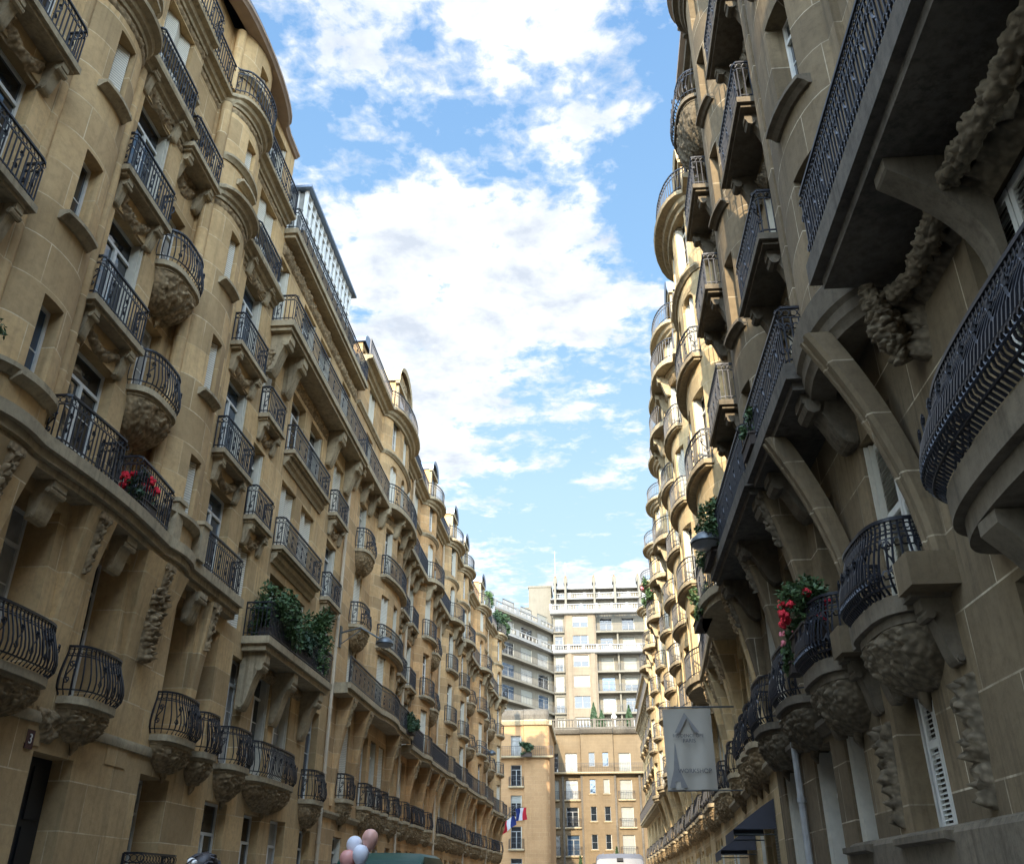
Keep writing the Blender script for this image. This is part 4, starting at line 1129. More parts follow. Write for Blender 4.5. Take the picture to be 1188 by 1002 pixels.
def second_right():
    F, a, b = fr, 14.9, 20.6
    bld = facade_base('apartment_building', 'narrow shaded stone building with a slim round turret, second on the right', F, a, b, mR)
    top = 23.7
    tab = [(a, 0)]+ell(16.6, 1.3, .5, 0, 14)+[(17.95, .1), (18.05, .1), (18.1, 0), (b, 0)]
    tab0 = [(a, 0), (b, 0)]
    FLS = [8.35, 11.6, 14.85, 18.1, 21.2]
    ops = []
    for i, z in enumerate(FLS):
        ops.append((18.5, 19.9, z+.02, z+2.45))
        ops.append((15.85, 16.4, z+.45, z+2.35))
    low = [(15.9, 17.1, 4.6, 7.1), (18.5, 19.8, 4.6, 7.1), (15.6, 16.9, .5, 3.7), (18.5, 19.9, .5, 3.7)]
    mb = MB(F); wall(mb, tab, a, b, 8.0, top, ops, .38); wall(mb, tab0, a, b, 0, 8.0, low, .4)
    S = samples(tab, a, b); mb.grid([[mb.V(s, 0, 8.0) for s in S], [mb.V(s, prof(tab, s), 8.0) for s in S]])
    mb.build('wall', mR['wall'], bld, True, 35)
    for j, o in enumerate(ops): window(bld, F, tab, o[0], o[1], o[2], o[3], ['shut', 'french'][j % 2], rev=.36, det=2, rs=j)
    for j, o in enumerate(low): window(bld, F, tab0, o[0], o[1], o[2], o[3], 'french', rev=.38, det=2, rs=j)
    for z in FLS[:4]: sill(bld, F, tab, 15.65, 16.6, z+.45, mR['trim'], .18)
    mc = MB(F); band(mc, tab, a+.01, b-.01, top-.2, CORN); band(mc, tab0, a+.01, b-.01, 3.95, STRING); mc.build('cornice', mR['trim'], bld, True, 30)
    ml = MB(F); pts = outline('flat', a+.05, b-.05, .95); slab(ml, pts, 7.98, .26, lambda s: 0); slab(ml, offs(pts, .1), 7.85, .127, lambda s: 0)
    lo = ml.build('balcony', mR['dark'], bld); mr = MB(F); railing(mr, offs(pts, .07), 8.24, 1.0, lambda s: 0, .12, 2, 0, 2); mr.build('railing', M['iron'], lo)
    mk = MB(F)
    for s in (15.3, 17.6, 20.2): console(mk, s, .4, 7.84, .9, .75)
    mk.build('bracket', mR['trim'], lo)
    for i in (1, 2, 3): balcony(bld, F, tab, 'flat', 18.2, 20.4, FLS[i]-.24, .66, mR, step=.12, det=2, corbel='console', ch=.8, rs=i)
    balcony(bld, F, tab, 'round', 18.0, 20.5, 21.0, .8, mR, step=.12, det=2, belly=.14, corbel='conch', ch=1.2, rs=3)
    for c in (16.5, 19.2): balcony(bld, F, tab0, 'round', c-.95, c+.95, 4.25, .55, mR, step=.11, det=2, belly=.14, corbel='conch', ch=.6, rs=4, h=.9)
    for s in (15.1, 17.8, 20.4): buttress(bld, F, s, .3, .42, 4.3, 7.84, 0, .6, mR, True, int(s))
    me = MB(F); band(me, tab, a+.01, b-.01, top+.1, [(-.3, -.14), (.30, -.14), (.48, -.04), (.48, .08), (-.3, .16)]); me.build('eave', M['brownroof'], bld)
    mansard(bld, F, tab0, a, b, top, top+2, 'slate')
    pipe(bld, F, 17.9, .1, 0, 4.2, 'pipegrey')
    body(bld, F, a+.004, b-.004, 0, top)
second_right()
X5 = [8.6, 11.95, 15.2, 18.3, 21.0]
gen('apartment_building', 'third building on the right, pale yellow with one bow under an arched gable', fr, 20.6, 31.0,
    [('bow', 23.6, 4.6), ('flat', 28.2, 2.6)], [8.4, 11.7, 15.0, 18.2], mY, 61, 2, 20.9, noble=8.1, longb=0)
gen('apartment_building', 'fourth building on the right, pale yellow with two equal wide bows', fr, 31.0, 42.5,
    [('bow', 33.8, 4.2), ('bow', 39.3, 4.2)], [8.4, 11.7, 15.0, 18.2, 21.1], mY, 67, 1, 23.2, noble=8.1, longb=4)
gen('apartment_building', 'fifth building on the right, two bows with a flat window column between them', fr, 42.5, 54.0,
    [('bow', 45.2, 3.8), ('tall', 48.4, 1.8), ('bow', 51.4, 3.6)], [8.2, 11.4, 14.6, 17.8, 20.8], mY, 71, 1, 22.8, noble=8.0)
gen('apartment_building', 'sixth building on the right, one bow between two columns of rounded balconies', fr, 54.0, 64.5,
    [('flat', 55.8, 2.2), ('bow', 59.3, 3.6), ('flat', 62.9, 2.2)], [8.0, 11.2, 14.4, 17.6, 20.6], mY, 79, 0, 22.8, noble=7.8)
gen('apartment_building', 'farthest pale yellow building of the right row, with two slim bows', fr, 64.5, 77.0,
    [('bow', 66.9, 3.2), ('small', 70.2, 1.1), ('bow', 73.6, 3.4)], [8.0, 11.2, 14.4, 17.6, 20.6], mY, 83, 0, 22.6, noble=7.8)
gen('apartment_building', 'plain ochre building at the far right corner of the street', fr, 77.0, 104.0,
    [('pair', 79.5, 3.6), ('pair', 84.5, 3.6), ('pair', 89.5, 3.6), ('pair', 94.5, 3.6), ('pair', 99.5, 3.6)], [8.0, 11.2, 14.4, 17.6], mY, 89, 0, 20.2, noble=7.8, gables=False, consoles=False)

# ------------------------------------------------------------------ far end of the street
def rowwin(bld, F, tab, ops, rnd, det=1, kinds=('french', 'blind', 'half', 'curtain'), wts=(5, 2, 2, 1)):
    for j, o in enumerate(ops):
        if len(o) > 4 and isinstance(o[4], str): window(bld, F, tab, o[0], o[1], o[2], o[3], o[4], rev=.25, det=det, rs=j+3)
        else: window(bld, F, tab, o[0], o[1], o[2], o[3], rnd.choices(kinds, wts)[0], rev=.25, det=det, rs=j+3)
    for q in COL.objects:
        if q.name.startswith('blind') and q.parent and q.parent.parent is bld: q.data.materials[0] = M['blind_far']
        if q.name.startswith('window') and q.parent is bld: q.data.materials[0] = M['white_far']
def box_mass(bld, F, a, b, z0, z1, depth, mat, front=-.7):
    mb = MB(F)
    mb.box(a, b, -depth, front, z0, z1); mb.build('building_mass', mat, bld)
def balustrade(bld, F, pts, z, h, name='balustrade', mat='trim', step=.42):
    mb = MB(F); R_ = resample(pts, step)
    for (z0, z1, w) in ((z, z+.12, .14), (z+h-.14, z+h, .15)):
        for (p, t), (q, t2) in zip(R_, R_[1:]):
            nn = Vector((-t2.y, t2.x)); 
            i = [mb.V(*(pp+nn*e), zz) for zz in (z0, z1) for (pp, e) in ((p, -w), (q, -w), (q, w), (p, w))]
            for f in ((0, 3, 2, 1), (4, 5, 6, 7), (0, 1, 5, 4), (2, 3, 7, 6)): mb.face([i[k] for k in f])
    for k, (p, t) in enumerate(R_):
        mb.tube([(p.x, p.y, z+.12), (p.x, p.y, z+h*.4), (p.x, p.y, z+h-.14)], [.06, .11, .05], 5)
        if k % 6 == 0: mb.box(p.x-.2, p.x+.2, p.y-.2, p.y+.2, z, z+h+.06)
    return mb.build(name, M[mat], bld)
def corner_block():
    F = FE(104); a, b = -17, -4.4
    bld = thing('apartment_building', 'plain orange corner block with a rounded dark parapet beyond the left row', 'apartment building', (-9, 104, 0))
    fl5 = [2.5, 5.6, 8.7, 11.8, 14.9]
    tab = [(a, 0), (-7.3, 0), (-7.2, .25), (-4.9, .25), (-4.7, .18), (-4.5, .0), (b, -.2)]
    ops = []
    for z in fl5:
        for c in (-15.2, -11.6, -8.1): ops.append((c-.6, c+.6, z+.02, z+2.2))
    mb = MB(F); wall(mb, tab, a, b, 0, 18.4, ops, .28)
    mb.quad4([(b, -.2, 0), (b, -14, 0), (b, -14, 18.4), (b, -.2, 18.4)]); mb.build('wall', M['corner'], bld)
    rowwin(bld, F, tab, ops, random.Random(4))
    for z in fl5[:-1]:
        for c in (-11.6, -8.1): balcony(bld, F, tab, 'flat', c-.85, c+.85, z-.18, .35, mC, step=.2, det=0, corbel='none', h=.95)
    balcony(bld, F, tab, 'flat', a, b+.4, 14.7, .8, mC, step=.24, det=0, corbel='none', h=1.)
    mc = MB(F); band(mc, tab, a, b, 18.4, [(-.1, -.2), (.2, -.2), (.35, .1), (.4, .25), (.3, .35), (-.1, .35)]); 
    mc.box(b-.1, b+.3, -14, .1, 18.2, 18.7)
    mc.build('cornice', M['trim'], bld)
    md = MB(F); band(md, tab, a, b, 18.78, [(-.1, 0), (.25, 0), (.3, .5), (.15, 1.0), (-.1, 1.15)]); md.build('parapet', M['trim_dark'], bld)
    box_mass(bld, F, a, b-.05, 0, 18.7, 14, M['corner'])
def podium():
    F = FE(118); a, b = -6.4, 9.5
    bld = thing('apartment_building', 'ochre block closing the street, with a long railed balcony under a grey balustrade', 'apartment building', (2, 118, 0))
    fls = [2.3, 5.4, 8.5, 11.6, 14.75]
    tab = [(a, 0), (-1.15, 0), (-1.05, .35), (2.95, .35), (3.05, 0), (b, 0)]
    ops = []
    for i, z in enumerate(fls):
        for (c, w) in ((-4.5, 1.2), (-2.3, 1.5), (4.35, 1.5), (7.6, 1.4)): ops.append((c-w/2, c+w/2, z+.02, z+2.25))
        for c in (.25, 1.95): ops.append((c-.37, c+.37, z+.65, z+2.3))
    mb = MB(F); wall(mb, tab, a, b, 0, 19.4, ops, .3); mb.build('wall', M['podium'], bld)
    rowwin(bld, F, tab, ops, random.Random(9), kinds=('french', 'blind', 'half', 'curtain'), wts=(6, 3, 1, 2))
    for z in fls[:-1]:
        for (c, w) in ((-4.5, 1.3), (-2.3, 2.1), (4.35, 2.1), (7.6, 2.0)): balcony(bld, F, tab, 'flat', c-w/2, c+w/2, z-.18, .3, mC, step=.2, det=0, corbel='none', h=.95)
        for c in (.25, 1.95): sill(bld, F, tab, c-.5, c+.5, z+.65, M['trim'], .15)
    balcony(bld, F, [(a, 0), (b, 0)], 'flat', a, b, 14.5, .95, mC, step=.22, det=1, corbel='none', h=1.)
    md = MB(F); band(md, tab, a, b, 19.4, [(-.1, -.1), (.3, -.1), (.45, .1), (.6, .35), (.6, .5), (-.1, .55)]); 
    for q in (-3.4, -1.1, 3.0, 6.0): md.box(q-.12, q+.12, -.02 if q in (-3.4, 6.) else .3, .42, 0, 14.4)
    md.build('cornice', M['trim_dark'], bld)
    balustrade(bld, F, [(a, .3), (b, .3)], 19.96, 1.1, mat='trim_dark', step=.4)
    mt = MB(F); mt.box(a, b, -21.5, .25, 19.8, 19.94); mt.build('terrace', M['pave'], bld)
    box_mass(bld, F, a, b, 0, 19.38, 20, M['podium'])
def tall_block():
    bld = thing('apartment_building', 'tall cream modern block with stacked balconies and stepped roof behind the ochre block', 'apartment building', (1, 140, 0))
    rnd = random.Random(12)
    sl = [19.6, 22.6, 25.7, 28.8, 31.9, 35.0, 38.1, 41.1]
    F = FE(140)
    # right section: loggias
    a, b = 1.75, 9.6
    tab = [(a, -1.3), (b, -1.3)]
    ops = []
    for i, z in enumerate(sl[:-1]):
        for c in (3.4, 6.9): ops.append((c-1.0, c+1.0, z+.02, z+2.35))
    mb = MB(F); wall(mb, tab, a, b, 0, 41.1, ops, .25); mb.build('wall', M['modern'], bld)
    rowwin(bld, F, tab, ops, rnd, kinds=('french', 'blind', 'half'), wts=(6, 1, 3))
    for i, z in enumerate(sl[:-1]):
        m2 = MB(F); m2.box(a, b, -1.25, .35, z-.28, z); o = m2.build('balcony', M['white_far'] if i == 5 else M['modern'], bld)
        if i in (5,): balustrade(o, F, [(a, .25), (b, .25)], z+.002, .95, mat='white_far', step=.35, name='railing')
        else:
            mr = MB(F); railing(mr, [(a, .25), (b, .25)], z, 1.05, lambda s: 0, .2, 1, 0, 0); mr.build('railing', M['iron'], o)
    for q in (5.1,):
        m2 = MB(F); m2.box(q-.12, q+.12, -1.28, -.1, 19.6, 38); m2.build('fin_wall', M['modern'], bld)
    # central tan bay
    tab = [(-3.2, .25), (-2.9, .45), (1.4, .45), (1.74, .25)]
    ops = [( -1.95, .5, z+.6, z+2.4, ['half', 'half', 'french', 'blind', 'half', 'french', 'half', 'half'][i]) for i, z in enumerate(sl[:-1])]
    mb = MB(F); wall(mb, tab, -3.2, 1.74, 0, 41.0, [o[:4] for o in ops], .3); mb.quad4([(1.74, .25, 0), (1.74, -1.5, 0), (1.74, -1.5, 41), (1.74, .25, 41)]); mb.build('wall', M['modern_brown'], bld)
    rowwin(bld, F, tab, ops, rnd)
    mo = MB(F)
    for q in (-2.5, 1.1): mo.box(q-.32, q+.32, .44, .62, 19.6, 34.6)
    mo.build('pilaster', M['modern_brown'], bld)
    # narrow bay left of it
    tab = [(-5.0, -.2), (-3.22, -.2)]
    ops = [(-4.75, -3.45, z+.02, z+2.4) for z in sl[:-1]]
    mb = MB(F); wall(mb, tab, -5.0, -3.22, 0, 41.0, ops, .3); mb.build('wall', M['modern'], bld)
    rowwin(bld, F, tab, ops, rnd, kinds=('half', 'french', 'blind'), wts=(4, 3, 1))
    for z in sl[:-1]:
        m2 = MB(F); m2.box(-4.95, -3.25, -.18, .25, z-.2, z); o = m2.build('balcony', M['modern'], bld)
        mr = MB(F); railing(mr, [(-4.9, .2), (-3.3, .2)], z, .9, lambda s: 0, .26, 0, 0, 0); mr.build('railing', M['iron'], o)
    # white band and stepped top
    F2 = FE(140)
    mc = MB(F2); band(mc, [(-5.1, .5), (9.6, .5)], -5.1, 9.6, 34.9, [(-.6, -.35), (.2, -.35), (.35, -.2), (.35, .1), (-.6, .1)]); mc.build('cornice', M['white_far'], bld)
    balustrade(bld, F2, [(-5.0, .6), (1.7, .6)], 35.0, .9, mat='white_far', step=.4)
    mc = MB(F2); band(mc, [(-5.4, .7), (9.7, .7)], -5.4, 9.7, 41.2, [(-.9, -.45), (.2, -.45), (.35, -.3), (.35, .1), (-.9, .1)]); mc.build('cornice', M['white_far'], bld)
    balustrade(bld, F2, [(-5.3, .8), (9.6, .8)], 41.3, 1.0, mat='white_far', step=.4)
    for (q0, q1, dd, z0, z1, mt) in ((-5.2, 9.6, -2.2, 41.0, 43.7, 'modern'), (-4.8, 9.6, -4.2, 43.7, 46.0, 'modern')):
        ops = [(c-.9, c+.9, z0+.3, z0+2.1) for c in (-3.2, -.4, 3.5, 7.0)]
        t = [(q0, dd), (q1, dd)]
        mb = MB(F2); wall(mb, t, q0, q1, z0, z1, ops, .2); mb.box(q0, q1, dd-6, dd-.5, z1-.2, z1+.15); mb.build('wall', M[mt], bld)
        rowwin(bld, F2, t, ops, rnd, kinds=('blind', 'french'), wts=(3, 2))
        mb = MB(F2); mb.box(q0-.2, q1, dd-.3, dd+1.1, z1, z1+.18); mb.build('slab', M['white_far'], bld)
    balustrade(bld, F2, [(-4.6, -1.4), (9.6, -1.4)], 43.85, .9, mat='white_far', step=.4)
    for q in (-4.6, -2.9, 1.75, 5.1, 9.0):
        mb = MB(F2); mb.box(q-.16, q+.16, -4.3, -.6, 41.3, 46.9); mb.box(q-.3, q+.3, -4.2, -2.6, 46.903, 47.8); mb.build('chimney', M['modern'], bld)
        mp = MB(F2); mp.tube([(q, -3.2, 47.8), (q, -3.2, 48.3)], .14, 8, caps=True); mp.build('chimney_pot', M['pot'], bld)
    for q, h in ((-4.6, 5), (-2.9, 3)):
        mb = MB(F2); mb.tube([(q, -3.5, 47.8), (q, -3.5, 47.8+h)], .035, 4)
        if h < 5:
            for k in range(5): mb.tube([(q-.4+.03*k, -3.5, 49.4+k*.3), (q+.4-.03*k, -3.5, 49.4+k*.3)], .02, 4)
        mb.build('antenna', M['lampm'], bld)
    # left penthouse
    mb = MB(F2); mb.box(-9.0, -5.3, -8, -2.5, 38, 46.2); mb.box(-9.1, -5.2, -8.1, -2.4, 46.202, 46.5); mb.box(-10.5, -9.0, -8, -3.5, 38, 43.2); mb.build('penthouse', M['modern'], bld)
    box_mass(bld, F2, -5.2, 9.6, 0, 40.9, 14, M['modern'], -2.0)
    # left wing, angled towards the street
    FW = FE(140, 1.9, -5.0); a, b = -12.8, -5.02
    tab = [(a, -2.2), (b, -1.4)]
    ops = []
    for z in sl[:-1]:
        for c in (-11.3, -8.9, -6.6): ops.append((c-.75, c+.75, z+.02, z+2.3))
    mb = MB(FW); wall(mb, tab, a, b, 0, 38.0, ops, .3); mb.build('wall', M['modern'], bld)
    rowwin(bld, FW, tab, ops, rnd, kinds=('french', 'blind', 'curtain'), wts=(4, 1, 2))
    for i, z in enumerate(sl[:-1]):
        p = [(a, .2), (-10, .55), (-7.5, .5), (b, .1)]
        m2 = MB(FW); slab(m2, [(a, -2.3)]+p+[(b, -2)], z-.3, .3, lambda s: 0); o = m2.build('balcony', M['white_far'] if i in (5, 7) else M['modern'], bld)
        if i == 5: balustrade(o, FW, [(s, d-.1) for s, d in p], z+.002, .9, mat='white_far', step=.5, name='railing')
        else:
            mr = MB(FW); railing(mr, [(s, d-.1) for s, d in p], z, 1.05, lambda s: 0, .2, 1, 0, 0); mr.build('railing', M['iron'], o)
    m2 = MB(FW); slab(m2, [(a, -4), (a, .2), (-10, .55), (-7.5, .5), (b, .1), (b, -4)], 38.0, .3, lambda s: 0); m2.build('cornice', M['white_far'], bld)
    balustrade(bld, FW, [(a, .0), (-10, .35), (-7.5, .3), (b, 0)], 38.31, .9, mat='white_far', step=.5)
    mb = MB(FW); mb.box(a, b, -12, -2.6, 0, 37.95); mb.build('building_mass', M['modern'], bld)
corner_block(); podium(); tall_block()
# unseen blocker building, added behind the viewpoint to shade the near street
def behind():
    F = FE(-14); 
    class FB:
        side = 1
        def P(self, s, d, z): return (s, -14+d, z)
    F = FB(); a, b = -26, 18
    bld = thing('apartment_building', 'unseen stone building added behind the viewpoint to shade the near street', 'apartment building', (-4, -14, 0))
    ops = []
    for z in (1, 4.6, 8, 11.3, 14.6, 17.8, 21):
        for k in range(14):
            c = a+2+k*3.05; ops.append((c-.6, c+.6, z, z+2.2))
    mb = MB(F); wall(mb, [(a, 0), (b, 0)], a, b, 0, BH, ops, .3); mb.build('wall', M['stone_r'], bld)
    for j, o in enumerate(ops[:60]): window(bld, F, [(a, 0), (b, 0)], o[0], o[1], o[2], o[3], 'french', det=0, rs=j)
    mb = MB(F); mb.box(a, b, -12, -.6, 0, BH); mb.build('building_mass', M['brick'], bld)
    mb = MB(F); band(mb, [(a, 0), (b, 0)], a, b, BH-.1, CORN); mb.build('cornice', M['trim'], bld)
BH = 25.0
behind()

# ------------------------------------------------------------------ ground
def sheet(name, pts, z, mat, thick=0):
    mb = MB(); n = len(pts)
    t = [mb.W(x, y, z) for x, y in pts]; mb.face(t)
    if thick:
        bt = [mb.W(x, y, z-thick) for x, y in pts]
        for k in range(n): mb.face([t[k], t[(k+1) % n], bt[(k+1) % n], bt[k]])
    return struct(mb.build(name, mat))
sheet('ground', [(-900, -600), (900, -600), (900, 1500), (-900, 1500)], -.02, M['earth'])
ys = [-12, 10, 20, 30, 40, 50, 60, 70, 80, 90, 103]
sheet('road', [(pl(TL, y)+3.2, y) for y in ys]+[(pl(TR, y)-2.3, y) for y in ys[::-1]], 0, M['asphalt'])
sheet('pavement', [(pl(TL, y)-.1, y) for y in ys]+[(pl(TL, y)+3.2, y) for y in ys[::-1]], .13, M['pave'], .15)
sheet('pavement', [(pl(TR, y)-2.3, y) for y in ys]+[(pl(TR, y)+.1, y) for y in ys[::-1]], .13, M['pave'], .15)

# ------------------------------------------------------------------ plants
def leafcloud(name, c, rad, n, mat, leaf=.07, flat=1., parent=None, seed=0, sub=None):
    rnd = random.Random(seed); mb = MB()
    cl = [(rnd.uniform(-1, 1)*rad[0]*.8, rnd.uniform(-1, 1)*rad[1]*.8, rnd.uniform(-1, 1)*rad[2]*.8) for _ in range(max(4, n//90))]
    for _ in range(n):
        q = rnd.choice(cl); k = rnd.random()**.5*.42
        u = Vector((rnd.gauss(0, 1), rnd.gauss(0, 1), rnd.gauss(0, 1))).normalized()
        p = Vector((c[0]+q[0]+u.x*rad[0]*k, c[1]+q[1]+u.y*rad[1]*k, c[2]+q[2]+u.z*rad[2]*k))
        a = Vector((rnd.gauss(0, 1), rnd.gauss(0, 1), rnd.gauss(0, .8))).normalized(); b = a.cross(Vector((rnd.gauss(0, 1), rnd.gauss(0, 1), rnd.gauss(0, 1)))).normalized()
        l = leaf*rnd.uniform(.6, 1.3)
        mb.face([mb.W(*(p-a*l)), mb.W(*(p+b*l*.45)), mb.W(*(p+a*l)), mb.W(*(p-b*l*.45))])
    o = mb.build(name, mat, parent)
    return o
def potted(name, label, cat, base, rad, n, leaf, mat, seed, flowers=None, nf=0, group=None, trough=(.5, .18, .2), along='y', fm=(.05, .09)):
    """thing > planter, foliage, flower"""
    t = thing(name, label, cat, base, group)
    mb = MB(); x, y, z = base; lx, ly = (trough[1], trough[0]) if along == 'y' else (trough[0], trough[1])
    mb.wbox(x-lx, x+lx, y-ly, y+ly, z, z+trough[2]); mb.wbox(x-lx-.02, x+lx+.02, y-ly-.02, y+ly+.02, z+trough[2]+.001, z+trough[2]+.035)
    mb.build('planter', M['soil'], t)
    st = MB(); rnd = random.Random(seed)
    for k in range(10):
        e = (x+rnd.uniform(-1, 1)*rad[0]*.8, y+rnd.uniform(-1, 1)*rad[1]*.8, z+trough[2]+rad[2]*rnd.uniform(.6, 1.6))
        st.tube([(x+rnd.uniform(-lx, lx)*.8, y+rnd.uniform(-ly, ly)*.8, z+trough[2]), ((x+e[0])/2, (y+e[1])/2, (z+e[2])/2+.1), e], .012, 4, world=True)
    st.build('stem', M['leaf2'], t)
    leafcloud('foliage', (x, y, z+trough[2]+rad[2]*.75), rad, n, mat, leaf, parent=t, seed=seed)
    if flowers:
        mf = MB()
        for k in range(nf):
            u = Vector((rnd.gauss(0, 1), rnd.gauss(0, 1), rnd.gauss(.4, .8))).normalized(); r0 = rnd.uniform(*fm)
            cc = (x+u.x*rad[0]*1.0, y+u.y*rad[1]*1.0, z+trough[2]+rad[2]*.75+u.z*rad[2]*.9)
            for q in range(9):
                v = Vector((rnd.gauss(0, 1), rnd.gauss(0, 1), rnd.gauss(0, 1))).normalized()*r0*.55
                mf.blob((cc[0]+v.x, cc[1]+v.y, cc[2]+v.z), r0*.42, 5, 3)
        mf.build('flower', M[flowers], t)
    return t
GZ = .0
potted('potted_geranium', 'red geraniums in a pot on the left ledge between the two turrets', 'plant', (-8.93, 16.0, 8.33), (.28, .55, .32), 900, .055, M['leaf2'], 1, 'redfl', 16, fm=(.08, .13))
potted('potted_shrub', 'bushy dark green shrub filling the near end of the planted balcony', 'plant', (-8.85, 24.9, 7.72), (.5, 1.15, .75), 5200, .075, M['leaf'], 2, trough=(1.0, .2, .3))
potted('potted_shrub', 'tall pointed light green shrub at the far end of the planted balcony', 'plant', (-8.85, 28.6, 7.72), (.45, .6, 1.0), 3000, .07, M['leaf'], 3, trough=(.4, .2, .3))
potted('potted_shrub', 'low dark leaves between the two bigger shrubs of the planted balcony', 'plant', (-8.85, 27.0, 7.72), (.4, .9, .45), 2200, .07, M['leaf2'], 4, trough=(.8, .2, .3))
potted('potted_geranium', 'pink flowers in a balcony box at the very left edge of the photo', 'plant', (-8.92, 10.45, 8.33), (.25, .5, .42), 900, .05, M['leaf'], 5, 'pinkfl', 8, fm=(.05, .08))
potted('potted_geranium', 'red geraniums spilling over the rail of the second bowed balcony on the right', 'plant', (3.42, 13.9, 4.85), (.36, .62, .42), 2600, .05, M['leaf'], 6, 'redfl', 18, fm=(.06, .11))
potted('potted_geranium', 'pale pink geraniums trailing at the far end of the second bowed balcony on the right', 'plant', (3.30, 14.6, 4.55), (.16, .3, .38), 500, .045, M['leaf'], 7, 'pinkfl', 7, fm=(.05, .07), trough=(.2, .1, .15))
potted('trailing_plant', 'green creeper hanging over the railing of the shaded balcony on the right', 'plant', (3.05, 20.0, 8.27), (.35, 1.1, .6), 2600, .06, M['leaf'], 8, trough=(.8, .16, .2))
potted('trailing_plant', 'green climber lower down the right side beside the hanging banner', 'plant', (3.2, 24.2, 7.9), (.3, 1.2, .5), 2200, .06, M['leaf'], 9, trough=(.8, .16, .2))
potted('trailing_plant', 'small sprig of leaves on the upper shaded balcony on the right', 'plant', (3.08, 14.3, 8.3), (.2, .6, .3), 500, .05, M['leaf'], 10, trough=(.4, .14, .2))
for i, (x, y, z, r, lab) in enumerate(((-9.6, 79.5, 25.0, (1.2, 1.4, 1.2), 'round pale green shrub highest on the distant left roof terrace'), (-9.2, 82.0, 24.0, (1.2, 1.6, .9), 'long dark hedge shrub below the round one on the distant left roof'),
        (-8.3, 84.8, 24.2, (1.0, 1.3, 1.1), 'square dark hedge at the end of the distant left roof'))):
    potted('roof_shrub', lab, 'plant', (x, y, z-1.1), r, 2600, .16, M['leaf'] if i == 0 else M['leaf2'], 20+i, trough=(1.2, .5, .5), group='shrubs on the distant left roof')
potted('potted_shrub', 'dark potted plant on the long balcony of the orange corner block', 'plant', (-6.9, 102.9, 14.72), (.8, .5, .6), 1200, .12, M['leaf2'], 33, trough=(.6, .2, .4), along='x')
potted('potted_shrub', 'leafy plant on the balcony of the buff building with the round bow', 'plant', (-8.5, 43.9, 8.2), (.35, .8, .5), 1200, .09, M['leaf2'], 34)
potted('potted_shrub', 'green shrub with pink flowers high on the far right row against the sky', 'plant', (4.9, 66.0, 20.8), (.5, 1.2, .9), 1500, .12, M['leaf'], 35, 'pinkfl', 6, fm=(.1, .18))
def cypress(lab, x, y, z, h, r, seed, group=None):
    t = thing('cypress_tree', lab, 'tree', (x, y, z), group); rnd = random.Random(seed)
    mb = MB(); mb.tube([(x, y, z), (x, y, z+h*.5), (x, y, z+h*.92)], [.07, .05, .015], 6, world=True); mb.build('trunk', M['brick'], t)
    mp = MB(); 
    for _ in range(int(1500)):
        v = rnd.random(); zz = z+h*(.06+.94*v); rr = r*math.sin(PI*min(1, .12+.88*v)**.75)*rnd.uniform(.45, 1.08); an = rnd.uniform(0, 2*PI)
        p = Vector((x+rr*math.cos(an), y+rr*math.sin(an), zz)); a = Vector((rnd.gauss(0, .4), rnd.gauss(0, .4), 1)).normalized(); b = a.cross(Vector((rnd.gauss(0, 1), rnd.gauss(0, 1), 0))).normalized()
        l = .16*rnd.uniform(.6, 1.3); mp.face([mp.W(*(p-a*l)), mp.W(*(p+b*l*.4)), mp.W(*(p+a*l)), mp.W(*(p-b*l*.4))])
    mp.build('crown', M['leaf2'], t)
cypress('tall dark cypress on the terrace of the ochre block, left of the pair', .75, 120.5, 19.95, 3.6, .5, 1)
cypress('short dark cypress right beside the tallest one on the terrace of the ochre block', 1.75, 120.5, 19.95, 2.6, .45, 2)
cypress('dark cypress on the terrace of the ochre block near its right end', 5.3, 120.5, 19.95, 3.2, .5, 3)
cypress('thin pointed street cypress left of the silver van', -1.1, 84, 0, 4.2, .42, 4)
cypress('thin pointed street cypress rising behind the silver van roof', 2.0, 84, 0, 4.9, .38, 5)
# pale statue on the terrace and satellite dish
t = thing('garden_statue', 'small white figure on the terrace balustrade between the cypresses', 'statue', (3.3, 119.6, 19.95))
mb = MB(); mb.wbox(3.1, 3.5, 119.4, 119.8, 19.95, 20.95); mb.build('plinth', M['white'], t)
mb = MB(); mb.tube([(3.3, 119.6, 20.95), (3.32, 119.6, 21.5), (3.3, 119.6, 21.9), (3.3, 119.6, 22.05)], [.2, .15, .19, .07], 8, world=True); mb.blob((3.3, 119.6, 22.17), .12, 8, 6)
mb.tube([(3.12, 119.6, 21.85), (3.0, 119.5, 21.5), (3.1, 119.45, 21.3)], [.06, .05, .04], 6, world=True); mb.tube([(3.48, 119.6, 21.85), (3.62, 119.5, 21.55), (3.5, 119.45, 21.35)], [.06, .05, .04], 6, world=True); mb.build('figure', M['white'], t, True)

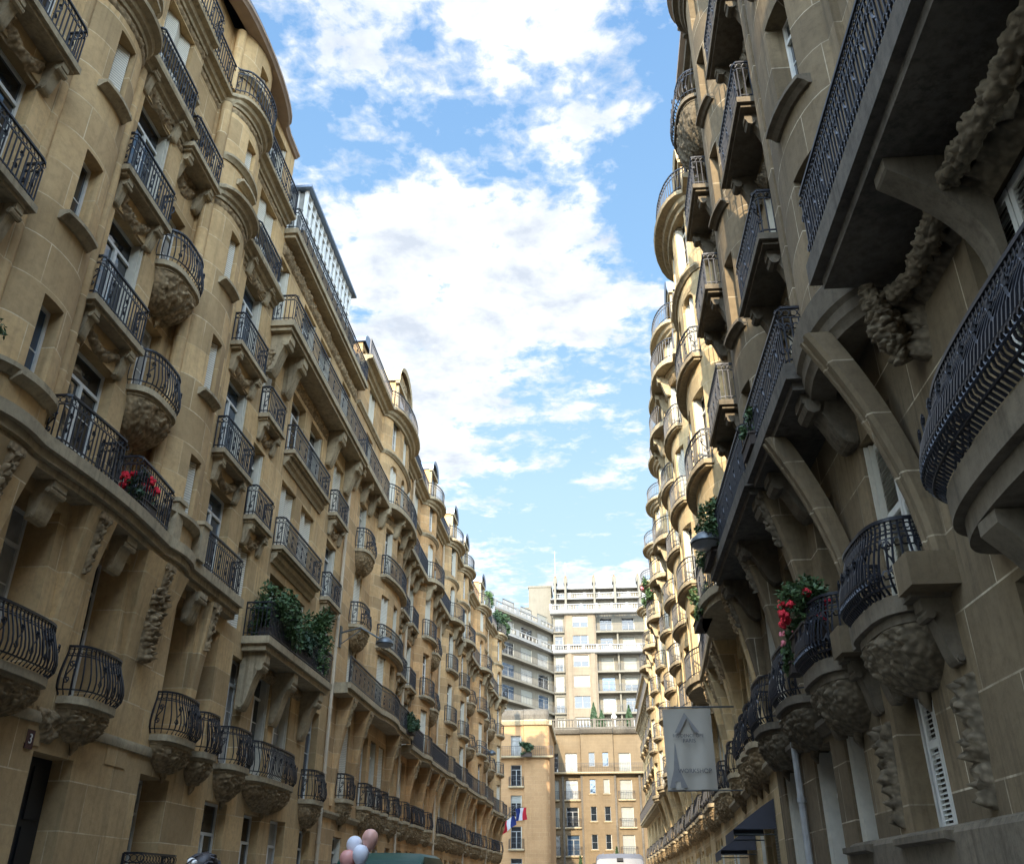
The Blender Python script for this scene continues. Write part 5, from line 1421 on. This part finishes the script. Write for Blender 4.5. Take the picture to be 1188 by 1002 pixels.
# ------------------------------------------------------------------ street lamps on brackets
def wall_lamp(lab, F, s, z, reach, tiltx):
    p = F.P(s, reach, z); t = thing('street_lamp', lab, 'lamp', p)
    mb = MB(F); mb.tube([(s-.2, .02, z+.55), (s-.15, reach*.45, z+.75), (s, reach*.95, z+.28)], .035, 8, caps=True)
    mb.tube([(s-.2, .02, z+.1), (s-.15, reach*.45, z+.65)], .02, 6); mb.box(s-.32, s-.08, 0, .05, z, z+.8); mb.build('arm', M['lampm'], t)
    mh = MB(); rows = []
    ax = Vector((.0, 1, 0))
    c = Vector(p)+Vector((0, 0, .2))
    for (r, h) in ((.06, .20), (.16, .16), (.30, .03), (.33, -.07), (.31, -.10)):
        rows.append([mh.W(c.x+r*math.cos(2*PI*k/16)*1.05, c.y+r*1.25*math.sin(2*PI*k/16), c.z+h) for k in range(16)])
    mh.grid(rows, 0, True); mh.face(rows[0]); mh.build('lamp_head', M['lampm'], t, True, 40)
    mg = MB(); rows = [[mg.W(c.x+r*math.cos(2*PI*k/16)*1.05, c.y+r*1.25*math.sin(2*PI*k/16), c.z+h) for k in range(16)] for (r, h) in ((.30, -.10), (.22, -.17), (.05, -.20))]
    mg.grid(rows, 0, True); mg.face(rows[-1]); mg.build('lamp_glass', M['lampglass'], t, True)
wall_lamp('grey street lamp on an arm beside the drain pipe of the left row', fl, 33.3, 9.75, 1.7, 0)
wall_lamp('dark street lamp hanging out from the right row before the sunlit bow', fr, 19.3, 8.35, 1.15, 0)
wall_lamp('small distant street lamp on a bracket of the left row', fl, 70.0, 10.6, 1.6, 0)

# ------------------------------------------------------------------ flags, banner, awnings, plate
FLG = {'b': plain('flag blue', (.012, .03, .16), .8, var=.1), 'w': plain('flag white', (.72, .70, .70), .8, var=.1), 'r': plain('flag red', (.55, .015, .03), .8, var=.1)}
def flag(lab, p0, p1, base, h, waves, droop=0.):
    """pole from base, cloth from p0 to p1 (hoist to fly, top edge)"""
    t = thing('french_flag', lab, 'flag', base, 'french flags at the end of the left row')
    mb = MB(); mb.tube([base, (p0[0], p0[1], p0[2]+.15)], .03, 6, world=True, caps=True); mb.blob((p0[0], p0[1], p0[2]+.2), .06, 6, 5); mb.build('pole', M['lampm'], t)
    P0, P1 = Vector(p0), Vector(p1)
    for k, key in enumerate('bwr'):
        mf = MB(); rows = []
        for j in range(9):
            v = j/8; row = []
            for i in range(7):
                u = (k+i/6)/3
                q = P0.lerp(P1, u); q = q+Vector((0, 0, -h*v)); q.y += .12*math.sin(u*waves+v*2); q.x += .07*math.sin(u*waves*1.3+v*3)+droop*v*(u-.5)
                row.append(mf.W(*q))
            rows.append(row)
        mf.grid(rows); mf.build('cloth', FLG[key], t, True)
flag('drooping tricolour flag, the lower left one of the two', (-6.65, 82.0, 7.45), (-7.35, 82.0, 6.7), (-7.6, 82.4, 6.5), .85, 5, -.5)
flag('tricolour flag spread flat, the upper right one of the two', (-6.55, 83.0, 7.95), (-5.55, 83.0, 8.05), (-7.7, 83.0, 6.9), 1.0, 3)
def text_mesh(body_, size, loc, rot, mat, name, parent, extrude=.004, align='CENTER'):
    c = bpy.data.curves.new(name, 'FONT'); c.body = body_; c.size = size; c.extrude = extrude; c.align_x = align; c.align_y = 'CENTER'
    o = bpy.data.objects.new(name, c); COL.objects.link(o)
    bpy.context.view_layer.update()
    me = bpy.data.meshes.new_from_object(o.evaluated_get(bpy.context.evaluated_depsgraph_get()))
    bpy.data.objects.remove(o)
    me.materials.clear(); me.materials.append(mat)
    Mx = Matrix.Translation(loc) @ Matrix.Rotation(rot, 4, 'Z') @ Matrix.Rotation(PI/2, 4, 'X'); me.transform(Mx)
    q = bpy.data.objects.new(name, me); COL.objects.link(q); q.parent = parent
    if parent.type == 'EMPTY': q.location = -Vector(parent.location)
    return q
BY = 26.0
bt = thing('hanging_banner', 'grey fabric banner with a triangle emblem, lettering and a tower silhouette', 'banner', (2.75, BY, 3.9))
bm = plain('banner cloth', (.36, .325, .26), .8, var=.10, nscale=2, bump=.3); bi = plain('banner ink', (.085, .08, .08), .8); bi2 = plain('banner pale ink', (.20, .19, .175), .8)
mb = MB(); rows = []
for j in range(13):
    v = j/12; rows.append([mb.W(lerp(2.07, 3.40, i/16), BY+.035*math.sin(i*.8+v*1.5)*(.3+v)+.03*math.sin(v*5), lerp(6.07, 3.95, v)) for i in range(17)])
mb.grid(rows); bc = mb.build('cloth', bm, bt, True)
mb = MB(); mb.tube([(1.98, BY, 6.1), (4.05, BY, 6.1)], .025, 8, world=True, caps=True); mb.tube([(2.07, BY, 3.93), (3.42, BY, 3.93)], .022, 8, world=True, caps=True); mb.tube([(3.42, BY, 3.93), (4.05, BY, 3.93)], .015, 6, world=True); mb.build('rod', M['lampm'], bt)
mb = MB(); Y_ = BY-.07
def tri(pts, m=0): mb.face([mb.W(x, Y_, z) for x, z in pts], m)
tri([(2.36, 5.42), (2.50, 5.42), (2.72, 5.82), (2.66, 5.95)]); tri([(2.66, 5.95), (2.72, 5.82), (2.90, 5.42), (3.04, 5.42)])
mb.build('emblem', bi2, bt)
text_mesh('RESIDENCE OPE', .118, (2.72, BY-.075, 5.33), 0, bi, 'lettering', bt)
text_mesh('PARIS', .14, (2.74, BY-.075, 5.20), 0, bi, 'lettering', bt)
text_mesh('WORKSHOP', .16, (2.82, BY-.075, 4.42), 0, bi, 'lettering', bt)
mb = MB()
mb.face([mb.W(x, Y_, z) for x, z in ((2.12, 4.0), (2.27, 4.0), (2.275, 4.13), (2.34, 4.17), (2.41, 4.13), (2.42, 4.0), (2.60, 4.0), (2.42, 4.45), (2.37, 4.9), (2.35, 5.14), (2.335, 5.14), (2.31, 4.9), (2.26, 4.45))]); mb.build('tower_silhouette', bi2, bt)
tag_ = None
def awning(lab, s0, s1, z, out, drop):
    F = fr; p = F.P((s0+s1)/2, 0, z); t = thing('awning', lab, 'awning', p, 'dark awnings on the right shopfront')
    m = M['awn']; mb = MB(F); n = 6
    rows = [[mb.V(s0, out*k/n, z-drop*(k/n)**1.1), mb.V(s1, out*k/n, z-drop*(k/n)**1.1)] for k in range(n+1)]
    rows.append([mb.V(s0, out, z-drop-.22), mb.V(s1, out, z-drop-.22)]); mb.grid(rows)
    for s in (s0, s1): mb.face([mb.V(s, out*k/n, z-drop*(k/n)**1.1) for k in range(n+1)]+[mb.V(s, .02, z-drop)])
    mb.build('canopy', m, t)
    mb = MB(F); mb.tube([(s0+.05, .03, z-drop-.1), (s0+.05, out-.03, z-drop-.1)], .015, 6); mb.tube([(s1-.05, .03, z-drop-.1), (s1-.05, out-.03, z-drop-.1)], .015, 6); mb.tube([(s0+.03, out-.035, z-drop-.1), (s1-.03, out-.035, z-drop-.1)], .018, 6); mb.build('frame', M['lampm'], t)
M['awn'] = plain('dark awning cloth', (.045, .045, .055), .8, var=.15)
awning('dark awning nearer of the two under the right row', 21.6, 24.2, 3.35, .95, .62)
awning('dark awning farther of the two under the right row', 26.4, 29.0, 3.1, .95, .6)
t = thing('house_number_plate', 'dark enamel number plate on the stone beside the left doorway', 'sign', (-9.28, 14.82, 3.78))
mb = MB(fl); mb.box(14.72, 14.94, .01, .03, 3.62, 3.92); mb.build('plate', plain('plate enamel', (.045, .012, .022), .3, var=.1), t)
# lettering on the wall plane facing the street
text_mesh('3', .22, (-9.262 if False else pl(TL, 14.83)+.036, 14.83, 3.77), PI/2, M['white'], 'digit', t)

# ------------------------------------------------------------------ balloons
BC = {'pink': (.74, .34, .28), 'white': (.80, .80, .84), 'peach': (.78, .42, .32)}
bx = bpy.data.materials
for lab, (x, y, z), col in (('upper pink balloon of the bunch above the green van', (-3.68, 16.0, 2.29), 'peach'), ('left white balloon of the bunch above the green van', (-3.95, 16.05, 2.19), 'white'),
        ('right white balloon of the bunch, lowest beside the green roof', (-3.80, 15.9, 2.05), 'white'), ('lower pink balloon at the bottom edge of the bunch', (-4.02, 15.95, 1.98), 'pink')):
    t = thing('balloon', lab, 'balloon', (x, y, z-.2), 'bunch of party balloons')
    mb = MB(); rows = []
    for j in range(11):
        ph = PI*j/10; r = .13*math.sin(ph)*(1-.12*math.cos(ph)*-1) + .004
        zz = z+.155*math.cos(ph)-(0 if j < 8 else .012*(j-7))
        rows.append([mb.W(x+r*math.cos(2*PI*k/16), y+r*math.sin(2*PI*k/16), zz) for k in range(16)])
    mb.grid(rows, 0, True); mm = plain('balloon '+col, BC[col], .38, spec=.45, var=.04); mb.build('rubber', mm, t, True)
    mk = MB(); mk.tube([(x, y, z-.18), (x, y, z-.215)], [.01, .025], 8, world=True, caps=True); mk.tube([(x, y, z-.2), ((x-3.9)/2-.02, y, z*.5+.7), (-3.93, 16.0, 1.32)], .003, 4, world=True); mk.build('string', M['white'], t)

# ------------------------------------------------------------------ people
SK = plain('skin', (.42, .24, .16), .6, var=.08); HR = plain('dark hair', (.018, .012, .010), .5, var=.4, nscale=30); HB = plain('brown hair', (.05, .028, .015), .5, var=.4, nscale=30)
CL1 = plain('navy jacket', (.03, .04, .07), .85, var=.2); CL2 = plain('grey trousers', (.07, .07, .08), .85, var=.2); CL3 = plain('red top', (.25, .03, .04), .85, var=.2)
def person(lab, x, y, z0, h, heading, hair, top, group=None, hold=None, phones=False):
    t = thing('person', lab, 'person', (x, y, z0), group)
    k = h/1.75
    # joints: pelvis-rooted skin skeleton; local +x forward, +y left
    J = {'pel': (0, 0, .95, .13, .10), 'wa': (0, 0, 1.10, .125, .09), 'ch': (0, 0, 1.30, .155, .10), 'nk': (-.01, 0, 1.47, .055, .055), 'nk2': (.01, 0, 1.53, .055, .055), 'hd': (.02, 0, 1.62, .08, .092), 'ht': (.015, 0, 1.69, .07, .082)}
    E = [('pel', 'wa'), ('wa', 'ch'), ('ch', 'nk'), ('nk', 'nk2'), ('nk2', 'hd'), ('hd', 'ht')]
    for s, n in ((1, 'l'), (-1, 'r')):
        J['sh'+n] = (-.01, s*.175, 1.41, .058, .055)
        if hold and n == 'r': J['el'+n] = (.10, s*.23, 1.16, .042, .042); J['wr'+n] = (.26, s*.16, 1.28, .027, .03); J['pm'+n] = (.31, s*.15, 1.31, .035, .022)
        else: J['el'+n] = (-.04, s*.23, 1.13, .042, .042); J['wr'+n] = (.04, s*.24, .90, .027, .03); J['pm'+n] = (.06, s*.24, .83, .035, .022)
        J['hp'+n] = (0, s*.09, .88, .085, .09); J['kn'+n] = (.06*s, s*.10, .50, .058, .058); J['an'+n] = (-.02+.12*s, s*.10, .10, .038, .04); J['to'+n] = (.14+.12*s, s*.11, .035, .035, .03)
        E += [('ch', 'sh'+n), ('sh'+n, 'el'+n), ('el'+n, 'wr'+n), ('wr'+n, 'pm'+n), ('pel', 'hp'+n), ('hp'+n, 'kn'+n), ('kn'+n, 'an'+n), ('an'+n, 'to'+n)]
        px, py, pz = J['pm'+n][:3]
        for f in range(4):
            a = 'f%d%s' % (f, n); fx = px+.02; 
            if hold and n == 'r': J[a] = (px+.05-.004*f, py, pz+.03-.02*f, .009, .009); J[a+'b'] = (px+.06, py+s*-.03, pz+.04-.02*f, .008, .008)
            else: J[a] = (px+.03-.02*f, py, pz-.055-.004*(f in (1, 2)), .009, .009); J[a+'b'] = (px+.035-.02*f, py-s*.012, pz-.09, .008, .008)
            E += [('pm'+n, a), (a, a+'b')]
        J['th'+n] = (px+.05, py-s*.03, pz+.0, .010, .010); E.append(('pm'+n, 'th'+n))
    names = list(J); me = bpy.data.meshes.new('body')
    me.from_pydata([(J[n][0]*k, J[n][1]*k, J[n][2]*k) for n in names], [(names.index(a), names.index(b)) for a, b in E], [])
    o = bpy.data.objects.new('body', me); COL.objects.link(o)
    md = o.modifiers.new('Skin', 'SKIN'); 
    if not me.skin_vertices: me.attributes.new('skin', 'FLOAT', 'POINT')
    sv = me.skin_vertices[0].data if me.skin_vertices else None
    o.modifiers.new('Sub', 'SUBSURF').levels = 2
    if sv:
        for i, n in enumerate(names): sv[i].radius = (J[n][3]*k, J[n][4]*k); sv[i].use_root = (n == 'pel')
    o.modifiers['Sub'].render_levels = 2
    bpy.context.view_layer.update()
    m2 = bpy.data.meshes.new_from_object(o.evaluated_get(bpy.context.evaluated_depsgraph_get())); bpy.data.objects.remove(o)
    m2.materials.clear()
    for m in (SK, top, CL2, plain('shoe', (.02, .02, .02), .6)): m2.materials.append(m)
    for p in m2.polygons:
        c = p.center/k; p.use_smooth = True
        p.material_index = 0 if c.z > 1.46 or (abs(c.y) > .13 and c.z < .90 and c.z > .6) or (hold and c.x > .25 and c.z > 1.2) else (1 if c.z > .93 else (2 if c.z > .09 else 3))
    b = bpy.data.objects.new('body', m2); COL.objects.link(b); b.parent = t
    t.rotation_euler = (0, 0, heading)
    def part(mb, name, mat):
        q = mb.build(name, mat, None, True); q.parent = t; return q
    mh = MB(); rnd = random.Random(3)
    rows = []
    for j in range(9):
        ph = PI*.62*j/8; rr = .118*math.sin(ph+.05)+.004
        rows.append([mh.W(k*(-.012+rr*1.05*math.cos(2*PI*q/18)-(.045*max(0, math.cos(2*PI*q/18))*(j/8)**.6)), k*(rr*.88*math.sin(2*PI*q/18)), k*(1.645+.118*math.cos(ph)+.006*rnd.random())) for q in range(18)])
    mh.grid(rows, 0, True); mh.face(rows[0]); mh.blob((-.10*k, 0, 1.60*k), .075*k, 10, 8, sz=1.5)
    for q in range(46):
        a = rnd.uniform(0, 2*PI); u = rnd.uniform(.05, 1.25); r0 = .112*k
        st = Vector((-.012*k+r0*math.sin(u)*math.cos(a), r0*.88*math.sin(u)*math.sin(a), 1.645*k+r0*math.cos(u)))
        dr = Vector((-.5+rnd.uniform(-.6, .5), rnd.uniform(-.8, .8), -.35+rnd.uniform(-.3, .35)))
        mh.tube([st, st+dr*.035*k+Vector((0, 0, .012*k)), st+dr*.085*k], [.013*k, .010*k, .003*k], 5, world=True)
    part(mh, 'hair', hair)
    mf = MB()
    mf.blob((.112*k, 0, 1.615*k), .016*k, 8, 6, sz=1.5)
    for e in (-1, 1): mf.blob((.02*k, e*.083*k, 1.62*k), .024*k, 8, 6, sy=.5, sz=1.4)
    part(mf, 'face', SK)
    me_ = MB()
    for e in (-1, 1): me_.blob((.098*k, e*.032*k, 1.638*k), .012*k, 8, 6)
    me_.blob((.102*k, 0, 1.572*k), .018*k, 8, 4, sx=.5, sz=.35); part(me_, 'eyes_and_mouth', HR)
    if phones:
        mp = MB()
        mp.blob((-.085*k, -.075*k, 1.705*k), .026*k, 14, 10, sx=1.3); mp.blob((-.05*k, -.09*k, 1.695*k), .022*k, 12, 8)
        
        part(mp, 'hair_bow', M['white'])
    return t
person('dark-haired pedestrian with a white hair bow in front of the left wall', -2.80, 7.0, .0, 1.745, R(-8), HR, CL1, phones=True)
person('brown-haired pedestrian holding the bunch of balloons', -4.22, 16.0, .13, 1.78, R(-10), HB, CL3, hold=True)

# ------------------------------------------------------------------ vehicles
def vehicle(kind, lab, x, y, L_, W_, H_, col, nose=1, hd=0, van=True, label_cat='van'):
    t = thing(kind, lab, label_cat, (x, y, 0)); t.rotation_euler = (0, 0, hd)
    m = plain(kind+' paint', col, .42, 0, .35, var=.06); 
    def part(mb, name, mat, sm=False, par=None):
        q = mb.build(name, mat, None, sm, 30)
        q.parent = par or t; return q
    hl = L_/2
    if van: pr = [(-hl, .45), (-hl, H_*.80), (-hl+.10, H_*.93), (-hl+.35, H_*.99), (0, H_), (hl-1.9, H_*.98), (hl-1.45, H_*.93), (hl-.75, H_*.55), (hl-.15, H_*.44), (hl, H_*.34), (hl, .4)]
    else: pr = [(-hl, .5), (-hl+.02, H_*.62), (-hl+.35, H_*.90), (-hl+.9, H_*.985), (0, H_), (hl-2.1, H_*.96), (hl-1.25, H_*.62), (hl-.25, H_*.52), (hl, H_*.40), (hl, .45)]
    mb = MB(); rows = []
    secs = [(-1, -.16), (-.97, -.07), (-.86, -.015), (-.4, 0), (0, .0), (.4, 0), (.86, -.015), (.97, -.07), (1, -.16)]
    for u, dz in secs:
        row = []
        for (q, z) in pr:
            f = max(0, (z-.9)/(H_-.9)); w = W_/2*(1-.10*f)
            row.append(mb.W(u*w, q, z+(dz*H_*.45 if z > H_*.5 else 0)))
        rows.append(row)
    mb.grid(rows); mb.face(rows[0]); mb.face(rows[-1][::-1]); mb.face([r[0] for r in rows]); mb.face([r[-1] for r in rows])
    b = part(mb, 'body', m, True)
    mw = MB()
    zt, zb = H_*.86, H_*.56
    for e in (-1, 1):
        w = W_/2*(1-.05)+.012
        y0, y1 = (hl-2.4, hl-1.3) if van else (-hl+.8, hl-1.9)
        mw.face([mw.W(e*(w+.005), y0, zb), mw.W(e*(w+.005), y1+.25, zb), mw.W(e*(w-.055), y1-.15, zt), mw.W(e*(w-.055), y0+.05, zt)])
    part(mw, 'side_window', M['glass'])
    mw = MB(); mw.face([mw.W(-.72, -hl-.015, H_*.52), mw.W(.72, -hl-.015, H_*.52), mw.W(.66, -hl+(.0 if van else .22), H_*.78), mw.W(-.66, -hl+(.0 if van else .22), H_*.78)]); part(mw, 'rear_window', M['glass'])
    mw = MB(); q0, q1 = (hl-.72, hl-1.42) if van else (hl-1.2, hl-2.05)
    mw.face([mw.W(-.74, q0, H_*.58), mw.W(.74, q0, H_*.58), mw.W(.66, q1, H_*.92), mw.W(-.66, q1, H_*.92)]); part(mw, 'windscreen', M['glass'])
    for e in (-1, 1):
        ml = MB(); ml.wbox(e*W_*.43-.07, e*W_*.43+.07, -hl-.02, -hl+.03, .85, 1.15); part(ml, 'tail_light', M['redfl'])
        ml = MB(); ml.wbox(e*W_*.36-.14, e*W_*.36+.14, hl-.08, hl+.02, .62, .8); part(ml, 'headlight', M['lampglass'])
        for yy in (-hl+.85, hl-.85):
            mt = MB(); mt.tube([(e*(W_/2-.22), yy, .33), (e*(W_/2+.0), yy, .33)], .33, 18, world=True, caps=True); wq = part(mt, 'wheel', plain('tyre', (.02, .02, .02), .8), True)
            mt = MB(); mt.tube([(e*(W_/2+.001), yy, .33), (e*(W_/2+.015), yy, .33)], .2, 12, world=True, caps=True); part(mt, 'rim', M['lampm'], True, wq)
    mbp = MB(); mbp.wbox(-W_/2+.03, W_/2-.03, -hl-.08, -hl+.05, .42, .62); mbp.wbox(-W_/2+.03, W_/2-.03, hl-.05, hl+.08, .42, .62); part(mbp, 'bumper', CL2)
    if van and H_ > 2.5:
        mr = MB(); mr.wbox(-.12, .12, -hl-.03, -hl+.05, H_*.90, H_*.935); part(mr, 'brake_light', M['wood'])
        mr = MB(); 
        for q in (-.62, -.2, .2, .62): mr.wbox(q-.012, q+.012, -hl+.4, hl-2.2, H_*.985, H_+.012)
        part(mr, 'roof_rib', m)
    return t
vehicle('parked_van', 'dark green van parked on the left, its roof showing behind the balloons', -3.78, 19.3, 4.3, 1.75, 2.16, (.006, .055, .035))
vehicle('parked_van', 'silver high-roofed van in the middle of the street before the ochre block', 1.0, 40.5, 5.6, 2.0, 2.86, (.14, .15, .175))
vehicle('parked_car', 'pale grey car at the left kerb, its roof at the bottom edge', -3.72, 12.6, 4.2, 1.7, 1.78, (.42, .43, .44), van=False, label_cat='car')

# ------------------------------------------------------------------ camera, sun, sky
cam = bpy.data.cameras.new('Camera'); co = bpy.data.objects.new('Camera', cam); COL.objects.link(co)
f_ = 1035.; pt = math.atan((1035-501)/f_); yw = math.atan((690-594)/(f_/math.cos(pt)))
fw = Vector((-math.sin(yw)*math.cos(pt), math.cos(yw)*math.cos(pt), math.sin(pt))); rt = Vector((math.cos(yw), math.sin(yw), 0)); up = rt.cross(fw)
mat = Matrix((( rt.x, up.x, -fw.x, 0), (rt.y, up.y, -fw.y, 0), (rt.z, up.z, -fw.z, 1.5), (0, 0, 0, 1)))
co.matrix_world = mat
cam.sensor_width = 36; cam.lens = f_/1188*36; cam.clip_start = .1; cam.clip_end = 3000
scene.camera = co
SUN_EL, SUN_AZ = R(24), R(-172.5)    # azimuth clockwise from +Y (street direction): sun stands behind the viewpoint, a little to the left
sd = Vector((math.sin(SUN_AZ)*math.cos(SUN_EL), math.cos(SUN_AZ)*math.cos(SUN_EL), math.sin(SUN_EL)))
sl_ = bpy.data.lights.new('Sun', 'SUN'); sl_.energy = 5.0; sl_.angle = R(.5); sl_.color = (1, .86, .66)
so = bpy.data.objects.new('Sun', sl_); COL.objects.link(so); so.rotation_euler = sd.to_track_quat('Z', 'Y').to_euler(); so.location = (0, -20, 60)

w = bpy.data.worlds.new('World'); scene.world = w; w.use_nodes = True
nt = w.node_tree; bg = nt.nodes['Background']
sky = nt.nodes.new('ShaderNodeTexSky'); sky.sky_type = 'NISHITA'; sky.sun_disc = False; sky.sun_elevation = SUN_EL; sky.sun_rotation = SUN_AZ; sky.altitude = 50; sky.air_density = 1.0; sky.dust_density = .6; sky.ozone_density = 1.5
tc = nt.nodes.new('ShaderNodeTexCoord')
sp = nt.nodes.new('ShaderNodeSeparateXYZ'); L(nt, tc.outputs['Generated'], sp.inputs[0])
mz = N(nt, 'ShaderNodeMath', operation='MAXIMUM'); L(nt, sp.outputs['Z'], mz.inputs[0]); mz.inputs[1].default_value = .03
def div(a):
    d = N(nt, 'ShaderNodeMath', operation='DIVIDE'); L(nt, a, d.inputs[0]); L(nt, mz.outputs[0], d.inputs[1]); return d.outputs[0]
px, py = div(sp.outputs['X']), div(sp.outputs['Y'])
cb = nt.nodes.new('ShaderNodeCombineXYZ'); L(nt, px, cb.inputs[0]); L(nt, py, cb.inputs[1])
def cnoise(scale, detail, rough, off, dist=0.):
    mp = nt.nodes.new('ShaderNodeMapping'); mp.inputs['Location'].default_value = off; L(nt, cb.outputs[0], mp.inputs[0])
    n = N(nt, 'ShaderNodeTexNoise', Scale=scale, Detail=detail, Roughness=rough, Distortion=dist); L(nt, mp.outputs[0], n.inputs['Vector']); return n.outputs[0]
def add(a, b, op='ADD'):
    m = N(nt, 'ShaderNodeMath', operation=op)
    for s, v in ((m.inputs[0], a), (m.inputs[1], b)):
        if isinstance(v, (int, float)): s.default_value = v
        else: L(nt, v, s)
    return m.outputs[0]
big = cnoise(4.2, 4, .5, (3.1, .4, 0), .1)
mid = cnoise(11., 5, .55, (5.3, 2.1, 0), .2)
fine = cnoise(30., 7, .62, (1.7, 5.2, 0), .3)
field = add(add(add(big, .42, 'MULTIPLY'), add(mid, .36, 'MULTIPLY')), add(fine, .22, 'MULTIPLY'))
# where the broad masses and clearings stand (plane coordinates of the cloud layer)
bias = 0.
def blob(cx, cy, rx, ry, amp):
    global bias
    a = add(add(px, -cx), 1/rx, 'MULTIPLY'); b = add(add(py, -cy), 1/ry, 'MULTIPLY')
    q = add(add(a, a, 'MULTIPLY'), add(b, b, 'MULTIPLY'))
    e = N(nt, 'ShaderNodeMath', operation='EXPONENT'); L(nt, add(q, -1., 'MULTIPLY'), e.inputs[0])
    bias = add(bias, add(e.outputs[0], amp, 'MULTIPLY'))
blob(-.10, 1.36, .26, .26, .14)
blob(-.42, 1.75, .30, .50, .13)
blob(-.24, .72, .08, .06, .08)
blob(-.05, .80, .12, .12, .10)
blob(-.19, .98, .12, .08, .03)
blob(-.33, 1.08, .06, .12, -.05)
blob(.16, 1.15, .10, .28, -.16)
blob(-.02, 2.35, .30, .50, -.10)
blob(-.40, .95, .12, .16, -.06)
blob(.14, 3.2, .22, .25, .15)
blob(.05, 2.25, .08, .07, .13)
cov = add(field, bias)
mask = ramp(nt, cov, [(.47, 0), (.515, .35), (.55, .85), (.60, 1)])
# cloud body: bright tops, faint grey undersides
sh = cnoise(7., 8, .6, (3.26, .58, 0), .2)
cc = ramp(nt, add(add(sh, .55, 'MULTIPLY'), add(cov, .45, 'MULTIPLY')), [(.45, (.64, .65, .66)), (.55, (.54, .565, .59)), (.65, (.38, .42, .48))])
hz = ramp(nt, sp.outputs['Z'], [(.0, (.46, .56, .63)), (.40, (.32, .47, .60)), (.58, (.20, .36, .56)), (.85, (.13, .27, .51))])
skm = nt.nodes.new('ShaderNodeVectorMath'); skm.operation = 'SCALE'; L(nt, sky.outputs[0], skm.inputs[0]); skm.inputs['Scale'].default_value = .12
blue = mixc(nt, .82, skm.outputs[0], hz)
final = mixc(nt, mask, blue, cc)
# the sky brightens towards the sun (behind the viewpoint)
dp = nt.nodes.new('ShaderNodeVectorMath'); dp.operation = 'DOT_PRODUCT'; L(nt, tc.outputs['Generated'], dp.inputs[0]); dp.inputs[1].default_value = sd
gl = add(add(add(dp.outputs['Value'], 0., 'MAXIMUM'), 7.6, 'MULTIPLY'), 1.)
fs = nt.nodes.new('ShaderNodeVectorMath'); fs.operation = 'SCALE'; L(nt, final, fs.inputs[0]); L(nt, gl, fs.inputs['Scale']); final = fs.outputs[0]
L(nt, final, bg.inputs[0]); bg.inputs[1].default_value = 1.0
scene.view_settings.view_transform = 'Standard'; scene.view_settings.look = 'None'; scene.view_settings.exposure = 0.95; scene.view_settings.gamma = 1
scene.cycles.max_bounces = 6; scene.cycles.diffuse_bounces = 4; scene.cycles.glossy_bounces = 3
scene.cycles.use_adaptive_sampling = True
